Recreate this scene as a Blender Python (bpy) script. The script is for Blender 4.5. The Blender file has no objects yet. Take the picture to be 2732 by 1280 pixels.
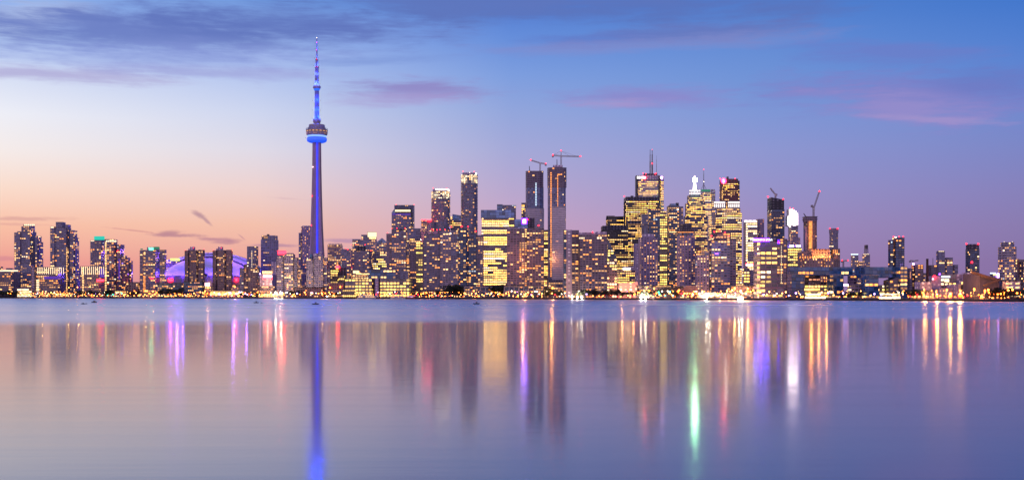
import bpy, math, random, bisect
from mathutils import Vector
import numpy as np
R = math.radians
random.seed(11)
scene = bpy.context.scene
COL = scene.collection
# ------------------------------------------------------------------ camera, sky, sun, exposure
FPX, HZ, CAMH = 3015.0, 786.0, 6.0          # focal length in photo pixels, horizon row, eye height above the lake
cam = bpy.data.cameras.new('camera')
cam.sensor_width = 36.0
cam.lens = FPX / 2732 * 36
cam.shift_y = (HZ - 640) / 2732
cam.clip_start, cam.clip_end = 0.5, 60000
cam_o = bpy.data.objects.new('camera', cam)
cam_o.location = (0, 0, CAMH)
cam_o.rotation_euler = (R(90), 0, 0)
COL.objects.link(cam_o)
scene.camera = cam_o
scene.view_settings.view_transform = 'Standard'
scene.view_settings.look = 'None'
scene.view_settings.exposure = 0.0
scene.view_settings.gamma = 1.0
scene.cycles.use_denoising = True
scene.render.filter_size = 1.15
scene.cycles.max_bounces = 5
scene.cycles.diffuse_bounces = 2
scene.cycles.glossy_bounces = 4
scene.cycles.sample_clamp_indirect = 80.0
scene.cycles.sample_clamp_direct = 0.0
scene.cycles.caustics_reflective = False
scene.cycles.caustics_refractive = False

def s2l(c):
    return tuple((x / 12.92 if x <= .04045 else ((x + .055) / 1.055) ** 2.4) for x in (v / 255 for v in c)) + (1.0,)

class NT:
    """small expression builder for shader nodes"""
    def __init__(s, tree):
        s.t = tree; s.n = tree.nodes; s.l = tree.links
    def new(s, typ, **kw):
        n = s.n.new(typ)
        for k, v in kw.items(): setattr(n, k, v)
        return n
    def put(s, sock, v):
        if isinstance(v, bpy.types.NodeSocket): s.l.new(v, sock)
        else: sock.default_value = v
    def m(s, op, a, b=0.0, c=0.0, clamp=False):
        n = s.new('ShaderNodeMath', operation=op, use_clamp=clamp)
        s.put(n.inputs[0], a); s.put(n.inputs[1], b); s.put(n.inputs[2], c)
        return n.outputs[0]
    def mix(s, f, a, b, blend='MIX'):
        n = s.new('ShaderNodeMix', data_type='RGBA', blend_type=blend)
        s.put(n.inputs[0], f); s.put(n.inputs[6], a); s.put(n.inputs[7], b)
        return n.outputs[2]
    def mixf(s, f, a, b):
        n = s.new('ShaderNodeMix', data_type='FLOAT')
        s.put(n.inputs[0], f); s.put(n.inputs[2], a); s.put(n.inputs[3], b)
        return n.outputs[0]
    def smooth(s, x, a, b, lo=0.0, hi=1.0):
        n = s.new('ShaderNodeMapRange', interpolation_type='SMOOTHSTEP')
        for i, v in enumerate((x, a, b, lo, hi)): s.put(n.inputs[i], v)
        return n.outputs[0]
    def lin(s, x, a, b, lo=0.0, hi=1.0):
        n = s.new('ShaderNodeMapRange')
        for i, v in enumerate((x, a, b, lo, hi)): s.put(n.inputs[i], v)
        return n.outputs[0]
    def xyz(s, x, y, z=0.0):
        n = s.new('ShaderNodeCombineXYZ')
        s.put(n.inputs[0], x); s.put(n.inputs[1], y); s.put(n.inputs[2], z)
        return n.outputs[0]
    def noise(s, vec, scale, detail=3.0, rough=.5, dist=0.0):
        n = s.new('ShaderNodeTexNoise')
        s.put(n.inputs['Vector'], vec)
        n.inputs['Scale'].default_value = scale; n.inputs['Detail'].default_value = detail
        n.inputs['Roughness'].default_value = rough; n.inputs['Distortion'].default_value = dist
        return n.outputs[0]

def az_of(px): return math.atan((px - 1366) / FPX)
def el_of(px, py): return math.atan((HZ - py) / FPX * math.cos(az_of(px)))

def make_sky():
    w = bpy.data.worlds.new('World'); scene.world = w
    w.use_nodes = True
    w.node_tree.nodes.clear()
    g = NT(w.node_tree)
    tc = g.new('ShaderNodeTexCoord')
    sp = g.new('ShaderNodeSeparateXYZ'); g.l.new(tc.outputs['Generated'], sp.inputs[0])
    x, y, z = sp.outputs
    az = g.m('ARCTAN2', x, y)
    el = g.m('ARCSINE', z)
    eln = g.m('POWER', g.m('DIVIDE', g.m('MAXIMUM', el, 0.0), math.pi / 2), 0.5)     # finer steps near the horizon
    rows = [786, 700, 600, 500, 400, 300, 200, 100, 0]
    tab = {
     0:    [(205,130,158),(240,158,148),(252,194,168),(253,222,206),(248,238,236),(240,241,250),(216,225,248),(170,194,242),(140,174,236)],
     683:  [(212,142,166),(238,164,156),(246,194,174),(240,212,210),(226,221,234),(208,216,242),(182,200,242),(152,179,237),(112,153,223)],
     1366: [(205,152,184),(212,163,188),(202,166,198),(184,169,210),(166,170,218),(148,167,222),(126,159,225),(102,143,221),(80,123,210)],
     2049: [(156,124,170),(162,132,180),(160,141,192),(152,148,203),(143,152,211),(128,152,216),(112,148,217),(98,140,215),(80,127,208)],
     2732: [(134,108,158),(138,115,167),(140,125,178),(136,131,190),(127,136,200),(116,139,208),(99,135,212),(83,129,211),(68,121,207)],
    }
    tab[-9000] = [(220,120,110),(236,140,115),(240,160,135),(240,180,160),(232,196,190),(215,205,220),(180,190,230),(140,165,225),(110,145,220)]
    tab[9000] = [(96,82,138),(98,84,142),(96,88,150),(92,92,156),(84,94,164),(72,94,170),(60,90,176),(50,84,178),(42,78,176)]
    cols = sorted(tab)
    azs = [R(-75) if p == -9000 else R(80) if p == 9000 else az_of(p) for p in cols]
    out = None
    for i, p in enumerate(cols):
        rp = g.new('ShaderNodeValToRGB'); cr = rp.color_ramp
        cr.interpolation = 'B_SPLINE' if False else 'LINEAR'
        pp = min(max(p, 0), 2732)
        stops = [(math.sqrt(max(0, el_of(pp, r)) / (math.pi / 2)), s2l(c)) for r, c in zip(rows, tab[p])]
        top = tab[p][-1]
        stops.append((math.sqrt(32 / 90), s2l(tuple(int(c * k) for c, k in zip(top, (.72, .80, .9))))))
        stops.append((1.0, s2l((44, 74, 160))))
        cr.elements[0].position, cr.elements[0].color = stops[0]
        cr.elements[1].position, cr.elements[1].color = stops[-1]
        for pos, c in stops[1:-1]:
            e = cr.elements.new(pos); e.color = c
        g.l.new(eln, rp.inputs[0])
        out = rp.outputs[0] if out is None else g.mix(g.smooth(az, azs[i - 1], azs[i]) if i in (1, len(cols) - 1) else g.lin(az, azs[i - 1], azs[i]), out, rp.outputs[0])
    # unseen sky behind the viewer, brightened to pale pink to light the facades
    back = g.smooth(g.m('ABSOLUTE', az), R(85), R(150))
    rp = g.new('ShaderNodeValToRGB'); cr = rp.color_ramp
    bright = lambda c: tuple(v * 1.0 for v in s2l(c)[:3]) + (1.0,)
    cr.elements[0].color = bright((244, 206, 218)); cr.elements[1].color = s2l((80, 104, 186))
    e = cr.elements.new(.35); e.color = bright((222, 194, 230))
    g.l.new(eln, rp.inputs[0])
    out = g.mix(back, out, rp.outputs[0])
    # clouds: long thin streaks, laid out in azimuth and elevation round the horizon
    vec = g.xyz(g.m('MULTIPLY', az, 7.0), g.m('MULTIPLY', el, 34.0), 0.3)
    n1 = g.noise(vec, 1.0, 6.0, .62, .35)
    vec2 = g.xyz(g.m('MULTIPLY', az, 26.0), g.m('MULTIPLY', el, 150.0), 4.0)
    n2 = g.noise(vec2, 1.0, 5.0, .6, .2)
    vec4 = g.xyz(g.m('ADD', g.m('MULTIPLY', az, 16.0), g.m('MULTIPLY', el, -30.0)), g.m('MULTIPLY', el, 330.0), 6.0)
    n3 = g.noise(vec4, 1.0, 6.0, .65, .6)
    nn = g.m('ADD', g.m('ADD', g.m('MULTIPLY', g.m('SUBTRACT', n1, .5), 2.3), g.m('MULTIPLY', g.m('SUBTRACT', n2, .5), 1.3)), g.m('MULTIPLY', g.m('SUBTRACT', n3, .5), .7))
    vec3 = g.xyz(g.m('MULTIPLY', az, 60.0), g.m('MULTIPLY', el, 170.0), 9.0)
    nf = g.m('MULTIPLY', g.m('SUBTRACT', g.noise(vec3, 1.0, 4.0, .6, .5), .5), 1.6)
    PXR = 1 / FPX
    def cloud(out, px, py, hw, hh, tilt, colr, op, fine=0, core=.22, edge=1.4):
        a0, e0 = az_of(px), el_of(px, py)
        du = g.m('SUBTRACT', az, a0); dv = g.m('SUBTRACT', el, e0)
        ct, st = math.cos(R(tilt)), math.sin(R(tilt))
        u = g.m('MULTIPLY', g.m('ADD', g.m('MULTIPLY', du, ct), g.m('MULTIPLY', dv, st)), 1 / (hw * PXR))
        v = g.m('MULTIPLY', g.m('SUBTRACT', g.m('MULTIPLY', dv, ct), g.m('MULTIPLY', du, st)), 1 / (hh * PXR))
        d = g.m('SQRT', g.m('ADD', g.m('MULTIPLY', u, u), g.m('MULTIPLY', v, v)))
        d = g.m('ADD', d, nf if fine else nn)
        return g.mix(g.m('MULTIPLY', g.smooth(d, edge, core), op), out, s2l(colr))
    #               px   py   hw  hh tilt  colour  opacity
    C = [
     (60, 55, 170, 50, 8, (205,218,246), .7),
     (420, 88, 640, 58, 2.2, (108,128,198), .95),
     (180, 70, 420, 34, 2, (112,132,202), .6),
     (700, 60, 330, 46, 2, (94,116,190), .75),
     (420, 150, 520, 40, 2, (140,156,222), .55),
     (180, 200, 360, 22, 0, (176,170,216), .75),
     (600, 196, 430, 20, 1, (160,164,220), .65),
     (1000, 165, 200, 16, 4, (120,146,214), .5),
     (1560, 22, 620, 42, -1, (92,116,188), .8),
     (1250, 8, 420, 30, 0, (96,120,192), .7),
     (1790, 95, 310, 26, 1, (104,120,190), .8),
     (1560, 105, 190, 18, 0, (98,124,204), .5),
     (1700, 122, 420, 20, 1, (132,142,206), .6),
     (1120, 236, 220, 30, 1, (146,138,200), .9),
     (1060, 262, 190, 20, 1, (172,158,212), .55),
     (1700, 262, 200, 30, -1, (142,138,206), .85),
     (1640, 276, 130, 14, 0, (170,152,208), .75),
     (2440, 264, 310, 64, -5, (128,130,202), .9),
     (2400, 288, 210, 46, -7, (150,142,206), .9),
     (2470, 318, 210, 9, -6, (164,148,206), .75),
     (2400, 142, 240, 34, -3, (110,126,202), .7),
     (2640, 220, 160, 40, -6, (104,122,198), .6),
    ]
    for c in C: out = cloud(out, *c)
    F = [
     (532, 574, 26, 10, -25, (184,142,156), .85),
     (552, 590, 26, 6, -42, (186,142,156), .75),
     (475, 628, 95, 7, -1, (190,136,150), .85),
     (455, 620, 40, 8, 0, (192,138,150), .8),
     (350, 614, 80, 3, -6, (214,150,150), .7),
     (575, 638, 75, 7, -2, (190,134,152), .8),
     (600, 646, 40, 7, 0, (186,132,152), .7),
     (645, 632, 16, 3, -40, (196,140,155), .6),
     (60, 583, 140, 7, 1, (214,158,156), .6),
     (30, 598, 90, 5, 0, (220,160,156), .45),
     (20, 690, 90, 8, 0, (206,130,150), .5),
     (735, 655, 90, 6, 0, (164,124,164), .6),
     (920, 642, 100, 8, 0, (170,134,176), .6),
     (770, 530, 60, 4, -3, (222,186,192), .5),
    ]
    for c in F: out = cloud(out, *c, fine=1, core=.2, edge=1.05)
    # a little physical twilight sky over the colours
    sky = g.new('ShaderNodeTexSky', sky_type='NISHITA', sun_disc=False)
    sky.sun_elevation = R(0.5); sky.sun_rotation = R(-52); sky.altitude = 80; sky.dust_density = 2.0
    b1 = g.new('ShaderNodeBackground'); g.l.new(out, b1.inputs[0]); b1.inputs[1].default_value = 0.97
    b2 = g.new('ShaderNodeBackground'); g.l.new(sky.outputs[0], b2.inputs[0]); b2.inputs[1].default_value = 0.004
    add = g.new('ShaderNodeAddShader'); g.l.new(b1.outputs[0], add.inputs[0]); g.l.new(b2.outputs[0], add.inputs[1])
    o = g.new('ShaderNodeOutputWorld'); g.l.new(add.outputs[0], o.inputs[0])
    w.cycles.sampling_method = 'MANUAL'; w.cycles.sample_map_resolution = 512
make_sky()
# the afterglow of a sun that has just gone down to the left behind the city
sun = bpy.data.lights.new('sun', 'SUN'); sun.energy = 0.22; sun.angle = R(14); sun.color = (1.0, .55, .38)
sun_o = bpy.data.objects.new('sun', sun); COL.objects.link(sun_o)
sun_o.rotation_euler = Vector((math.sin(R(-52)), math.cos(R(-52)), math.tan(R(2.5)))).to_track_quat('Z', 'Y').to_euler()

# ------------------------------------------------------------------ photo layout -> metres
def X(px, D): return (px - 1366) / FPX * D
def Z(py, D): return CAMH + (HZ - py) / FPX * D
SH = [(-900, 2350), (0, 2000), (850, 1750), (1366, 1520), (1750, 1280), (2200, 1180), (2732, 960), (3600, 700)]
def shore(px):
    for (a, da), (b, db) in zip(SH, SH[1:]):
        if px <= b: return da + (db - da) * (px - a) / (b - a)
    return SH[-1][1]
LAND = 1.8

# ------------------------------------------------------------------ objects, meshes
def tag(o, label=None, cat=None, group=None, kind=None):
    if label: o['label'] = label
    if cat: o['category'] = cat
    if group: o['group'] = group
    if kind: o['kind'] = kind
    return o
def thing(name, label, cat, loc=(0, 0, 0), rz=0.0, group=None):
    o = bpy.data.objects.new(name, None); COL.objects.link(o)
    o.empty_display_size = 1; o.location = loc; o.rotation_euler = (0, 0, rz)
    return tag(o, label, cat, group)
class MB:
    def __init__(s): s.v = []; s.f = []; s.m = []; s.uv = []; s.sm = []
    def face(s, pts, mat=0, uv=None, smooth=False):
        i = len(s.v); s.v += [tuple(p) for p in pts]
        s.f.append(tuple(range(i, i + len(pts)))); s.m.append(mat); s.sm.append(smooth)
        s.uv.append(uv or [(0, 0)] * len(pts))
    def box(s, x0, x1, y0, y1, z0, z1, mat=0):
        a, b, c, d, e, f, g, h = ((x0,y0,z0),(x1,y0,z0),(x1,y1,z0),(x0,y1,z0),(x0,y0,z1),(x1,y0,z1),(x1,y1,z1),(x0,y1,z1))
        for q in ((a,b,f,e),(b,c,g,f),(c,d,h,g),(d,a,e,h),(e,f,g,h),(d,c,b,a)): s.face(q, mat)
    def beam(s, p, q, w, mat=0, w2=None):
        p = Vector(p); q = Vector(q); d = q - p
        if d.length < 1e-6: return
        n = d.normalized(); up = Vector((0, 0, 1)) if abs(n.z) < .95 else Vector((1, 0, 0))
        a = n.cross(up).normalized(); b = n.cross(a)
        k = [(-1,-1),(1,-1),(1,1),(-1,1)]; w2 = w if w2 is None else w2
        P = [p + a * (i * w / 2) + b * (j * w / 2) for i, j in k]; Q = [q + a * (i * w2 / 2) + b * (j * w2 / 2) for i, j in k]
        for i in range(4):
            j = (i + 1) % 4; s.face((P[i], P[j], Q[j], Q[i]), mat)
        s.face(P[::-1], mat); s.face(Q, mat)
    def lathe(s, prof, n=24, mat=0, cx=0, cy=0, a0=0.0, a1=2 * math.pi, smooth=True, sx=1.0, sy=1.0):
        for k in range(n):
            t0 = a0 + (a1 - a0) * k / n; t1 = a0 + (a1 - a0) * (k + 1) / n
            for (r0, z0), (r1, z1) in zip(prof, prof[1:]):
                p = lambda r, t, z: (cx + r * sx * math.cos(t), cy + r * sy * math.sin(t), z)
                q = [p(r0, t0, z0), p(r0, t1, z0), p(r1, t1, z1), p(r1, t0, z1)]
                if r0 < 1e-6: q = [q[0], q[2], q[3]]
                elif r1 < 1e-6: q = q[:3]
                s.face(q, mat, smooth=smooth)
    def ball(s, c, r, mat=0, n=8):
        pr = [(max(0.0, r * math.cos(R(-90 + 180 * i / n))) if 0 < i < n else 0.0, c[2] + r * math.sin(R(-90 + 180 * i / n))) for i in range(n + 1)]
        s.lathe(pr, n + 2, mat, c[0], c[1])
    def data(s, name, mats):
        me = bpy.data.meshes.new(name)
        me.from_pydata(s.v, [], s.f)
        for m in mats: me.materials.append(m)
        me.polygons.foreach_set('material_index', s.m)
        me.polygons.foreach_set('use_smooth', s.sm)
        u = me.uv_layers.new(name='UVMap')
        flat = [c for f in s.uv for p in f for c in p]
        u.data.foreach_set('uv', flat)
        if any(s.sm):
            import bmesh
            bm = bmesh.new(); bm.from_mesh(me)
            bmesh.ops.remove_doubles(bm, verts=[v for f in bm.faces if f.smooth for v in f.verts], dist=1e-4)
            bm.to_mesh(me); bm.free()
        me.update()
        return me
    def build(s, name, mats, parent=None):
        if not isinstance(mats, (list, tuple)): mats = [mats]
        return link(name, s.data(name, mats), parent)
def link(name, me, parent=None):
    o = bpy.data.objects.new(name, me); COL.objects.link(o)
    if parent is not None: o.parent = parent
    return o

# ------------------------------------------------------------------ materials
def bsdf(name):
    m = bpy.data.materials.new(name); m.use_nodes = True
    g = NT(m.node_tree)
    return m, g, m.node_tree.nodes['Principled BSDF']
def plain(name, colr, rough=.7, metal=0.0, var=.25, scale=.25):
    m, g, b = bsdf(name)
    tc = g.new('ShaderNodeTexCoord')
    n = g.noise(tc.outputs['Object'], scale, 5.0, .6)
    k = g.lin(n, .3, .7, 1 - var, 1 + var * .6)
    c = g.mix(1.0, tuple(colr) + (1.0,), g.xyz(k, k, k), 'MULTIPLY')
    g.l.new(c, b.inputs['Base Color'])
    b.inputs['Roughness'].default_value = rough; b.inputs['Metallic'].default_value = metal
    return m
def glow(name, colr, strength, sample=True):
    m, g, b = bsdf(name)
    b.inputs['Base Color'].default_value = (.05, .05, .05, 1)
    b.inputs['Emission Color'].default_value = tuple(colr) + (1.0,)
    b.inputs['Emission Strength'].default_value = strength
    if not sample: m.cycles.emission_sampling = 'NONE'
    return m
def window_glow(name, colr, strength):
    """a lit room seen through its pane: a brighter ceiling zone, curtains and furniture break it up"""
    m, g, b = bsdf(name)
    b.inputs['Base Color'].default_value = (.03, .03, .035, 1); b.inputs['Roughness'].default_value = .15
    ge = g.new('ShaderNodeNewGeometry'); oi = g.new('ShaderNodeObjectInfo')
    n = g.noise(ge.outputs['Position'], .33, 2.0, .5)
    k = g.lin(n, .3, .7, .45, 1.5)
    k = g.m('MULTIPLY', k, strength)
    b.inputs['Emission Color'].default_value = tuple(colr) + (1.0,)
    g.l.new(k, b.inputs['Emission Strength'])
    return m
def facade(name, wall, glass, slab, mull, grough=.16, tint=(1, 1, 1)):
    """wall with a grid of unlit panes; UV counts cells: one unit per bay and per floor"""
    m, g, b = bsdf(name)
    uv = g.new('ShaderNodeUVMap', uv_map='UVMap')
    sp = g.new('ShaderNodeSeparateXYZ'); g.l.new(uv.outputs[0], sp.inputs[0])
    fu = g.m('FRACT', sp.outputs[0]); fv = g.m('FRACT', sp.outputs[1])
    cu = g.m('FLOOR', sp.outputs[0]); cv = g.m('FLOOR', sp.outputs[1])
    okv = g.m('MULTIPLY', g.m('GREATER_THAN', fv, slab), g.m('LESS_THAN', fv, .97))
    oku = g.m('MULTIPLY', g.m('GREATER_THAN', fu, mull), g.m('LESS_THAN', fu, 1 - mull))
    pane = g.m('MULTIPLY', okv, oku)
    wn = g.new('ShaderNodeTexWhiteNoise', noise_dimensions='3D')
    oi = g.new('ShaderNodeObjectInfo')
    g.l.new(g.xyz(cu, cv, oi.outputs['Random']), wn.inputs['Vector'])
    r = wn.outputs['Value']
    gl = g.mix(1.0, tuple(glass) + (1.0,), g.xyz(*[g.lin(r, 0, 1, .35, 2.1)] * 3), 'MULTIPLY')
    gl = g.mix(g.m('MULTIPLY', g.m('GREATER_THAN', r, .9), .5), gl, tuple(min(1, .5 * w + .12) for w in wall) + (1.0,))   # drawn blinds
    tc = g.new('ShaderNodeTexCoord')
    n = g.noise(tc.outputs['Object'], .12, 5.0, .6)
    kw = g.lin(n, .3, .7, .78, 1.18)
    wl = g.mix(1.0, tuple(wall) + (1.0,), g.xyz(kw, kw, kw), 'MULTIPLY')
    g.l.new(g.mix(pane, wl, gl), b.inputs['Base Color'])
    g.l.new(g.mixf(pane, .75, grough), b.inputs['Roughness'])
    g.l.new(g.mixf(pane, .3, .9), b.inputs['Specular IOR Level'])
    # panes never sit perfectly flat
    bp = g.new('ShaderNodeBump'); bp.inputs['Strength'].default_value = .06; bp.inputs['Distance'].default_value = .4
    g.l.new(g.noise(tc.outputs['Object'], .5, 1.0), bp.inputs['Height']); g.l.new(bp.outputs[0], b.inputs['Normal'])
    return m
# ------------------------------------------------------------------ glowing materials
def wg(n, c, s): return window_glow('lit_' + n, c, s)
GL = {
 'dim':   wg('dim', (1, .46, .18), .5),
 'warm':  wg('warm', (1, .48, .17), 1.1),
 'warm2': wg('warm2', (1, .50, .17), 2.3),
 'amber': wg('amber', (1, .32, .06), 2.3),
 'cream': wg('cream', (1, .56, .20), 3.0),
 'peach': wg('peach', (1, .40, .22), 1.2),
 'yel':   wg('yellow', (1, .60, .17), 1.1),
 'yel2':  wg('yellow2', (1, .54, .13), 2.9),
 'gold':  wg('gold', (1, .49, .08), 4.4),
 'lime':  wg('lime', (1, .70, .14), 2.2),
 'white': wg('white', (1, .70, .38), 2.9),
 'cool':  wg('cool', (.75, .85, 1), 1.0),
 'violet': wg('violet', (.45, .25, 1), 1.4),
 'hot':   wg('hot', (1, .74, .43), 4.0),
 'pink':  wg('pink', (1, .35, .75), 1.6),
}
PAL = {
 'home': [('dim', 4.5), ('warm', 5), ('warm2', 4), ('amber', 3), ('cream', 2), ('peach', 1), ('white', .6), ('cool', .2), ('violet', .03)],
 'rose': [('dim', 3), ('warm', 3), ('amber', 3), ('peach', 4), ('warm2', 3), ('cream', 1), ('violet', .3), ('pink', .15)],
 'orange': [('dim', 2), ('amber', 6), ('warm', 4), ('warm2', 3), ('cream', 1)],
 'desk': [('dim', 1), ('yel', 3), ('yel2', 5), ('gold', 4), ('cream', 2), ('warm2', 2), ('warm', 2), ('white', .6)],
 'bright': [('yel2', 4), ('gold', 6), ('cream', 3), ('white', 1.5), ('hot', .7), ('yel', 1.5)],
 'white': [('cream', 3), ('white', 6), ('hot', 3), ('yel2', 1)],
 'lime': [('lime', 5), ('yel2', 4), ('yel', 3)],
 'green': [('lime', 3), ('cream', 3), ('white', 2), ('yel2', 2)],
}
RED = glow('red_beacon', (1, .012, .025), 9)
REDSIGN = glow('red_sign', (1, .006, .012), 28)
PINKW = glow('pale_pink_sign', (1, .55, .6), 4)
WHITE = glow('white_light', (1, .78, .55), 9)
LETTER = glow('lit_letter', (1, .94, .92), 2.6)
WHITEHOT = glow('white_floodlight', (1, .76, .5), 70)
WARML = glow('warm_lamp', (1, .33, .06), 26)
ORANGEL = glow('orange_lamp', (1, .15, .012), 36)
ORANGEHOT = glow('sodium_floodlight', (1, .055, .003), 18)
GREENL = glow('green_light', (.05, 1, .45), 10)
VIOLETL = glow('violet_light', (.22, .06, 1), 7)
VIOLETDEEP = glow('violet_lit_panel', (.045, .002, 1), 22)
LILACL = glow('lilac_light', (.5, .27, 1), 16)
BLUELED = glow('blue_light_strip', (.001, .018, 1), 3.6)
BLUERING = glow('blue_lit_radome', (.02, .16, 1), 1.0)
ICEWHITE = glow('ice_white_light', (.65, .85, 1), 2.4)
PODRING = glow('blue_white_ring', (.25, .45, 1), 1.3)
CREAMSTRIP = glow('cream_light_strip', (1, .76, .46), 1.9)
GREENWHITE = glow('green_white_light', (.34, 1, .42), 110)
TEALCROWN = glow('teal_lit_glass', (.01, .55, .42), 1.1)
GREENCROWN = glow('green_lit_cap', (.05, .55, .3), .35)
LANTERN = glow('lantern_glass', (1, .80, .45), 1.6)
TOWERWHITE = glow('white_lit_crown', (1, .88, .88), 5.0)
CROWNHOT = glow('hot_white_panel', (1, .80, .82), 9)
VIOLETDIM = glow('violet_dim_panel', (.12, .03, .55), .7)
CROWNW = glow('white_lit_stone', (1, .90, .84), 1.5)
LIMESIGN = glow('lime_lit_top', (.85, .9, .08), 1.1)
# ------------------------------------------------------------------ solid materials
ROOF = plain('roof_gravel', (.10, .10, .11), .9)
STEEL = plain('grey_steel', (.22, .22, .25), .5, .4)
DARK = plain('dark_metal', (.03, .03, .035), .5)
WHITEP = plain('white_paint', (.72, .71, .72), .55)
CONC = plain('concrete', (.34, .31, .32), .85)
PALECONC = plain('pale_concrete', (.52, .48, .48), .85)
BRICK = plain('brown_brick', (.20, .11, .085), .9)
REDBRICK = plain('red_cladding', (.28, .06, .05), .8)
MEMBRANE = plain('white_roof_membrane', (.62, .62, .66), .55, 0, .08, .03)
LEAF = plain('dark_leaves', (.035, .05, .03), .8, 0, .5, .6)
BARK = plain('bark', (.06, .045, .035), .9)
TARP = plain('dark_blue_canvas', (.03, .035, .07), .7)
GREYMETAL = plain('ribbed_pale_metal', (.46, .42, .46), .6)
SLABD = plain('dark_slab', (.07, .07, .085), .8)
SLABM = plain('grey_slab', (.30, .24, .28), .8)
SLABL = plain('pale_slab', (.58, .49, .50), .8)
SLABW = plain('white_slab', (.74, .69, .70), .8)
SLABB = plain('brown_slab', (.28, .19, .17), .85)

ST = {}
def style(key, wall, glass, fh, bay, slab, mull, relief, off, p, q, pal, ww=.78, hh=.56, sm=None, grough=.16, th=None):
    if max(wall) > .1: wall = (min(.8, wall[0] * 1.30), min(.8, wall[1] * 1.12), min(.8, wall[2] * 1.46))
    glass = tuple(c * 2.2 for c in glass)
    ST[key] = dict(m=facade('facade_' + key, wall, glass, slab, mull, grough), fh=fh, bay=bay, relief=relief, off=off, p=p, q=q, pal=pal, ww=ww, hh=hh,
                   sm=sm or SLABM, th=th)
#      key        wall            glass             fh   bay  slab mull relief off  p    q   palette
style('condo', (.29,.245,.27), (.035,.055,.10), 3.1, 4.0, .30, .10, 's', .7, .29, .30, 'home')
style('slate', (.26,.25,.31), (.045,.065,.11), 3.1, 4.0, .28, .08, 's', .5, .23, .35, 'home', sm=SLABM)
style('pale',  (.52,.47,.47), (.04,.04,.06), 3.1, 4.2, .30, .14, 'sf', .55, .27, .30, 'home', sm=SLABL)
style('rose',  (.29,.215,.235), (.045,.04,.065), 3.1, 3.9, .28, .10, 's', .7, .20, .35, 'rose', sm=SLABM)
style('brown', (.27,.175,.155), (.03,.028,.035), 3.0, 3.6, .30, .16, 'f', .35, .17, .25, 'home', .7, .5, SLABB)
style('navy',  (.07,.09,.15), (.016,.042,.085), 3.1, 3.6, .18, .06, 's', .35, .24, .35, 'home', sm=SLABD)
style('mauve', (.22,.165,.20), (.03,.025,.045), 3.0, 3.8, .25, .12, 'sf', .5, .30, .30, 'orange', sm=SLABM)
style('office',(.20,.175,.175), (.04,.04,.05), 3.9, 3.2, .36, .09, 's', .15, .66, .62, 'desk', .74, .44, SLABM)
style('black', (.05,.042,.046), (.02,.02,.026), 3.9, 3.0, .38, .09, 'f', .2, .58, .66, 'desk', .74, .42, SLABD)
style('marble',(.60,.56,.58), (.05,.045,.05), 3.9, 3.2, .38, .10, 'f', .2, .64, .66, 'desk', .74, .42, SLABL)
style('bright',(.30,.27,.25), (.06,.06,.06), 3.9, 3.2, .26, .05, 's', .15, .90, .88, 'bright', .92, .62, SLABM)
style('white', (.42,.40,.38), (.06,.06,.06), 3.8, 3.2, .26, .05, 's', .12, .95, .9, 'white', .93, .64, SLABL)
style('redgran',(.15,.04,.05), (.03,.02,.025), 3.9, 3.4, .40, .22, 'f', .25, .72, .45, 'desk', .56, .5, REDBRICK)
style('gold',  (.24,.20,.12), (.07,.06,.03), 3.9, 3.2, .28, .07, 's', .12, .82, .8, 'lime', .9, .58, SLABM)
style('punch', (.30,.26,.30), (.04,.04,.055), 3.2, 3.9, .42, .26, '', 0, .33, .20, 'home', .46, .44)
style('glass', (.06,.13,.22), (.010,.045,.105), 4.2, 4.5, .14, .04, '', 0, .07, .75, 'home', .9, .6, grough=.1)
style('frame', (.22,.20,.24), (.02,.02,.03), 3.2, 4.0, .40, .12, 's', 1.1, .05, .5, 'home', sm=SLABM)
style('stripe',(.66,.62,.66), (.03,.035,.06), 3.6, 5.0, .45, .03, 's', 1.2, .03, .5, 'home', sm=SLABW, th=1.5)
style('curtain', (.22,.26,.36), (.035,.065,.13), 3.4, 3.0, .18, .08, 's', .5, .03, .5, 'home', sm=SLABM)
style('ice',   (.20,.21,.27), (.035,.055,.095), 3.0, 3.6, .18, .06, 's', .6, .12, .5, 'home', sm=SLABM)
style('blank', (.34,.31,.34), (.30,.28,.31), 4.0, 6.0, .5, .3, '', 0, 0, 0, 'home')
style('darkblank', (.06,.06,.085), (.05,.05,.075), 4.0, 6.0, .5, .3, '', 0, 0, 0, 'home')
style('blueblank', (.08,.14,.24), (.07,.13,.22), 4.0, 5.0, .1, .03, '', 0, 0, 0, 'home', grough=.12)
style('terminal', (.36,.31,.30), (.08,.08,.07), 4.4, 5.2, .22, .09, 'sf', .3, .80, .55, 'lime', .84, .62, SLABM)
style('old',   (.36,.25,.19), (.05,.04,.035), 3.9, 3.6, .40, .28, '', 0, .35, .2, 'orange', .42, .5)
style('shed',  (.22,.19,.19), (.05,.05,.05), 4.0, 4.0, .3, .1, 's', .3, .42, .5, 'home', .8, .5)
style('loft',  (.30,.27,.27), (.05,.05,.05), 4.0, 3.4, .3, .1, 's', .2, .62, .5, 'green', .8, .55)

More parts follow.
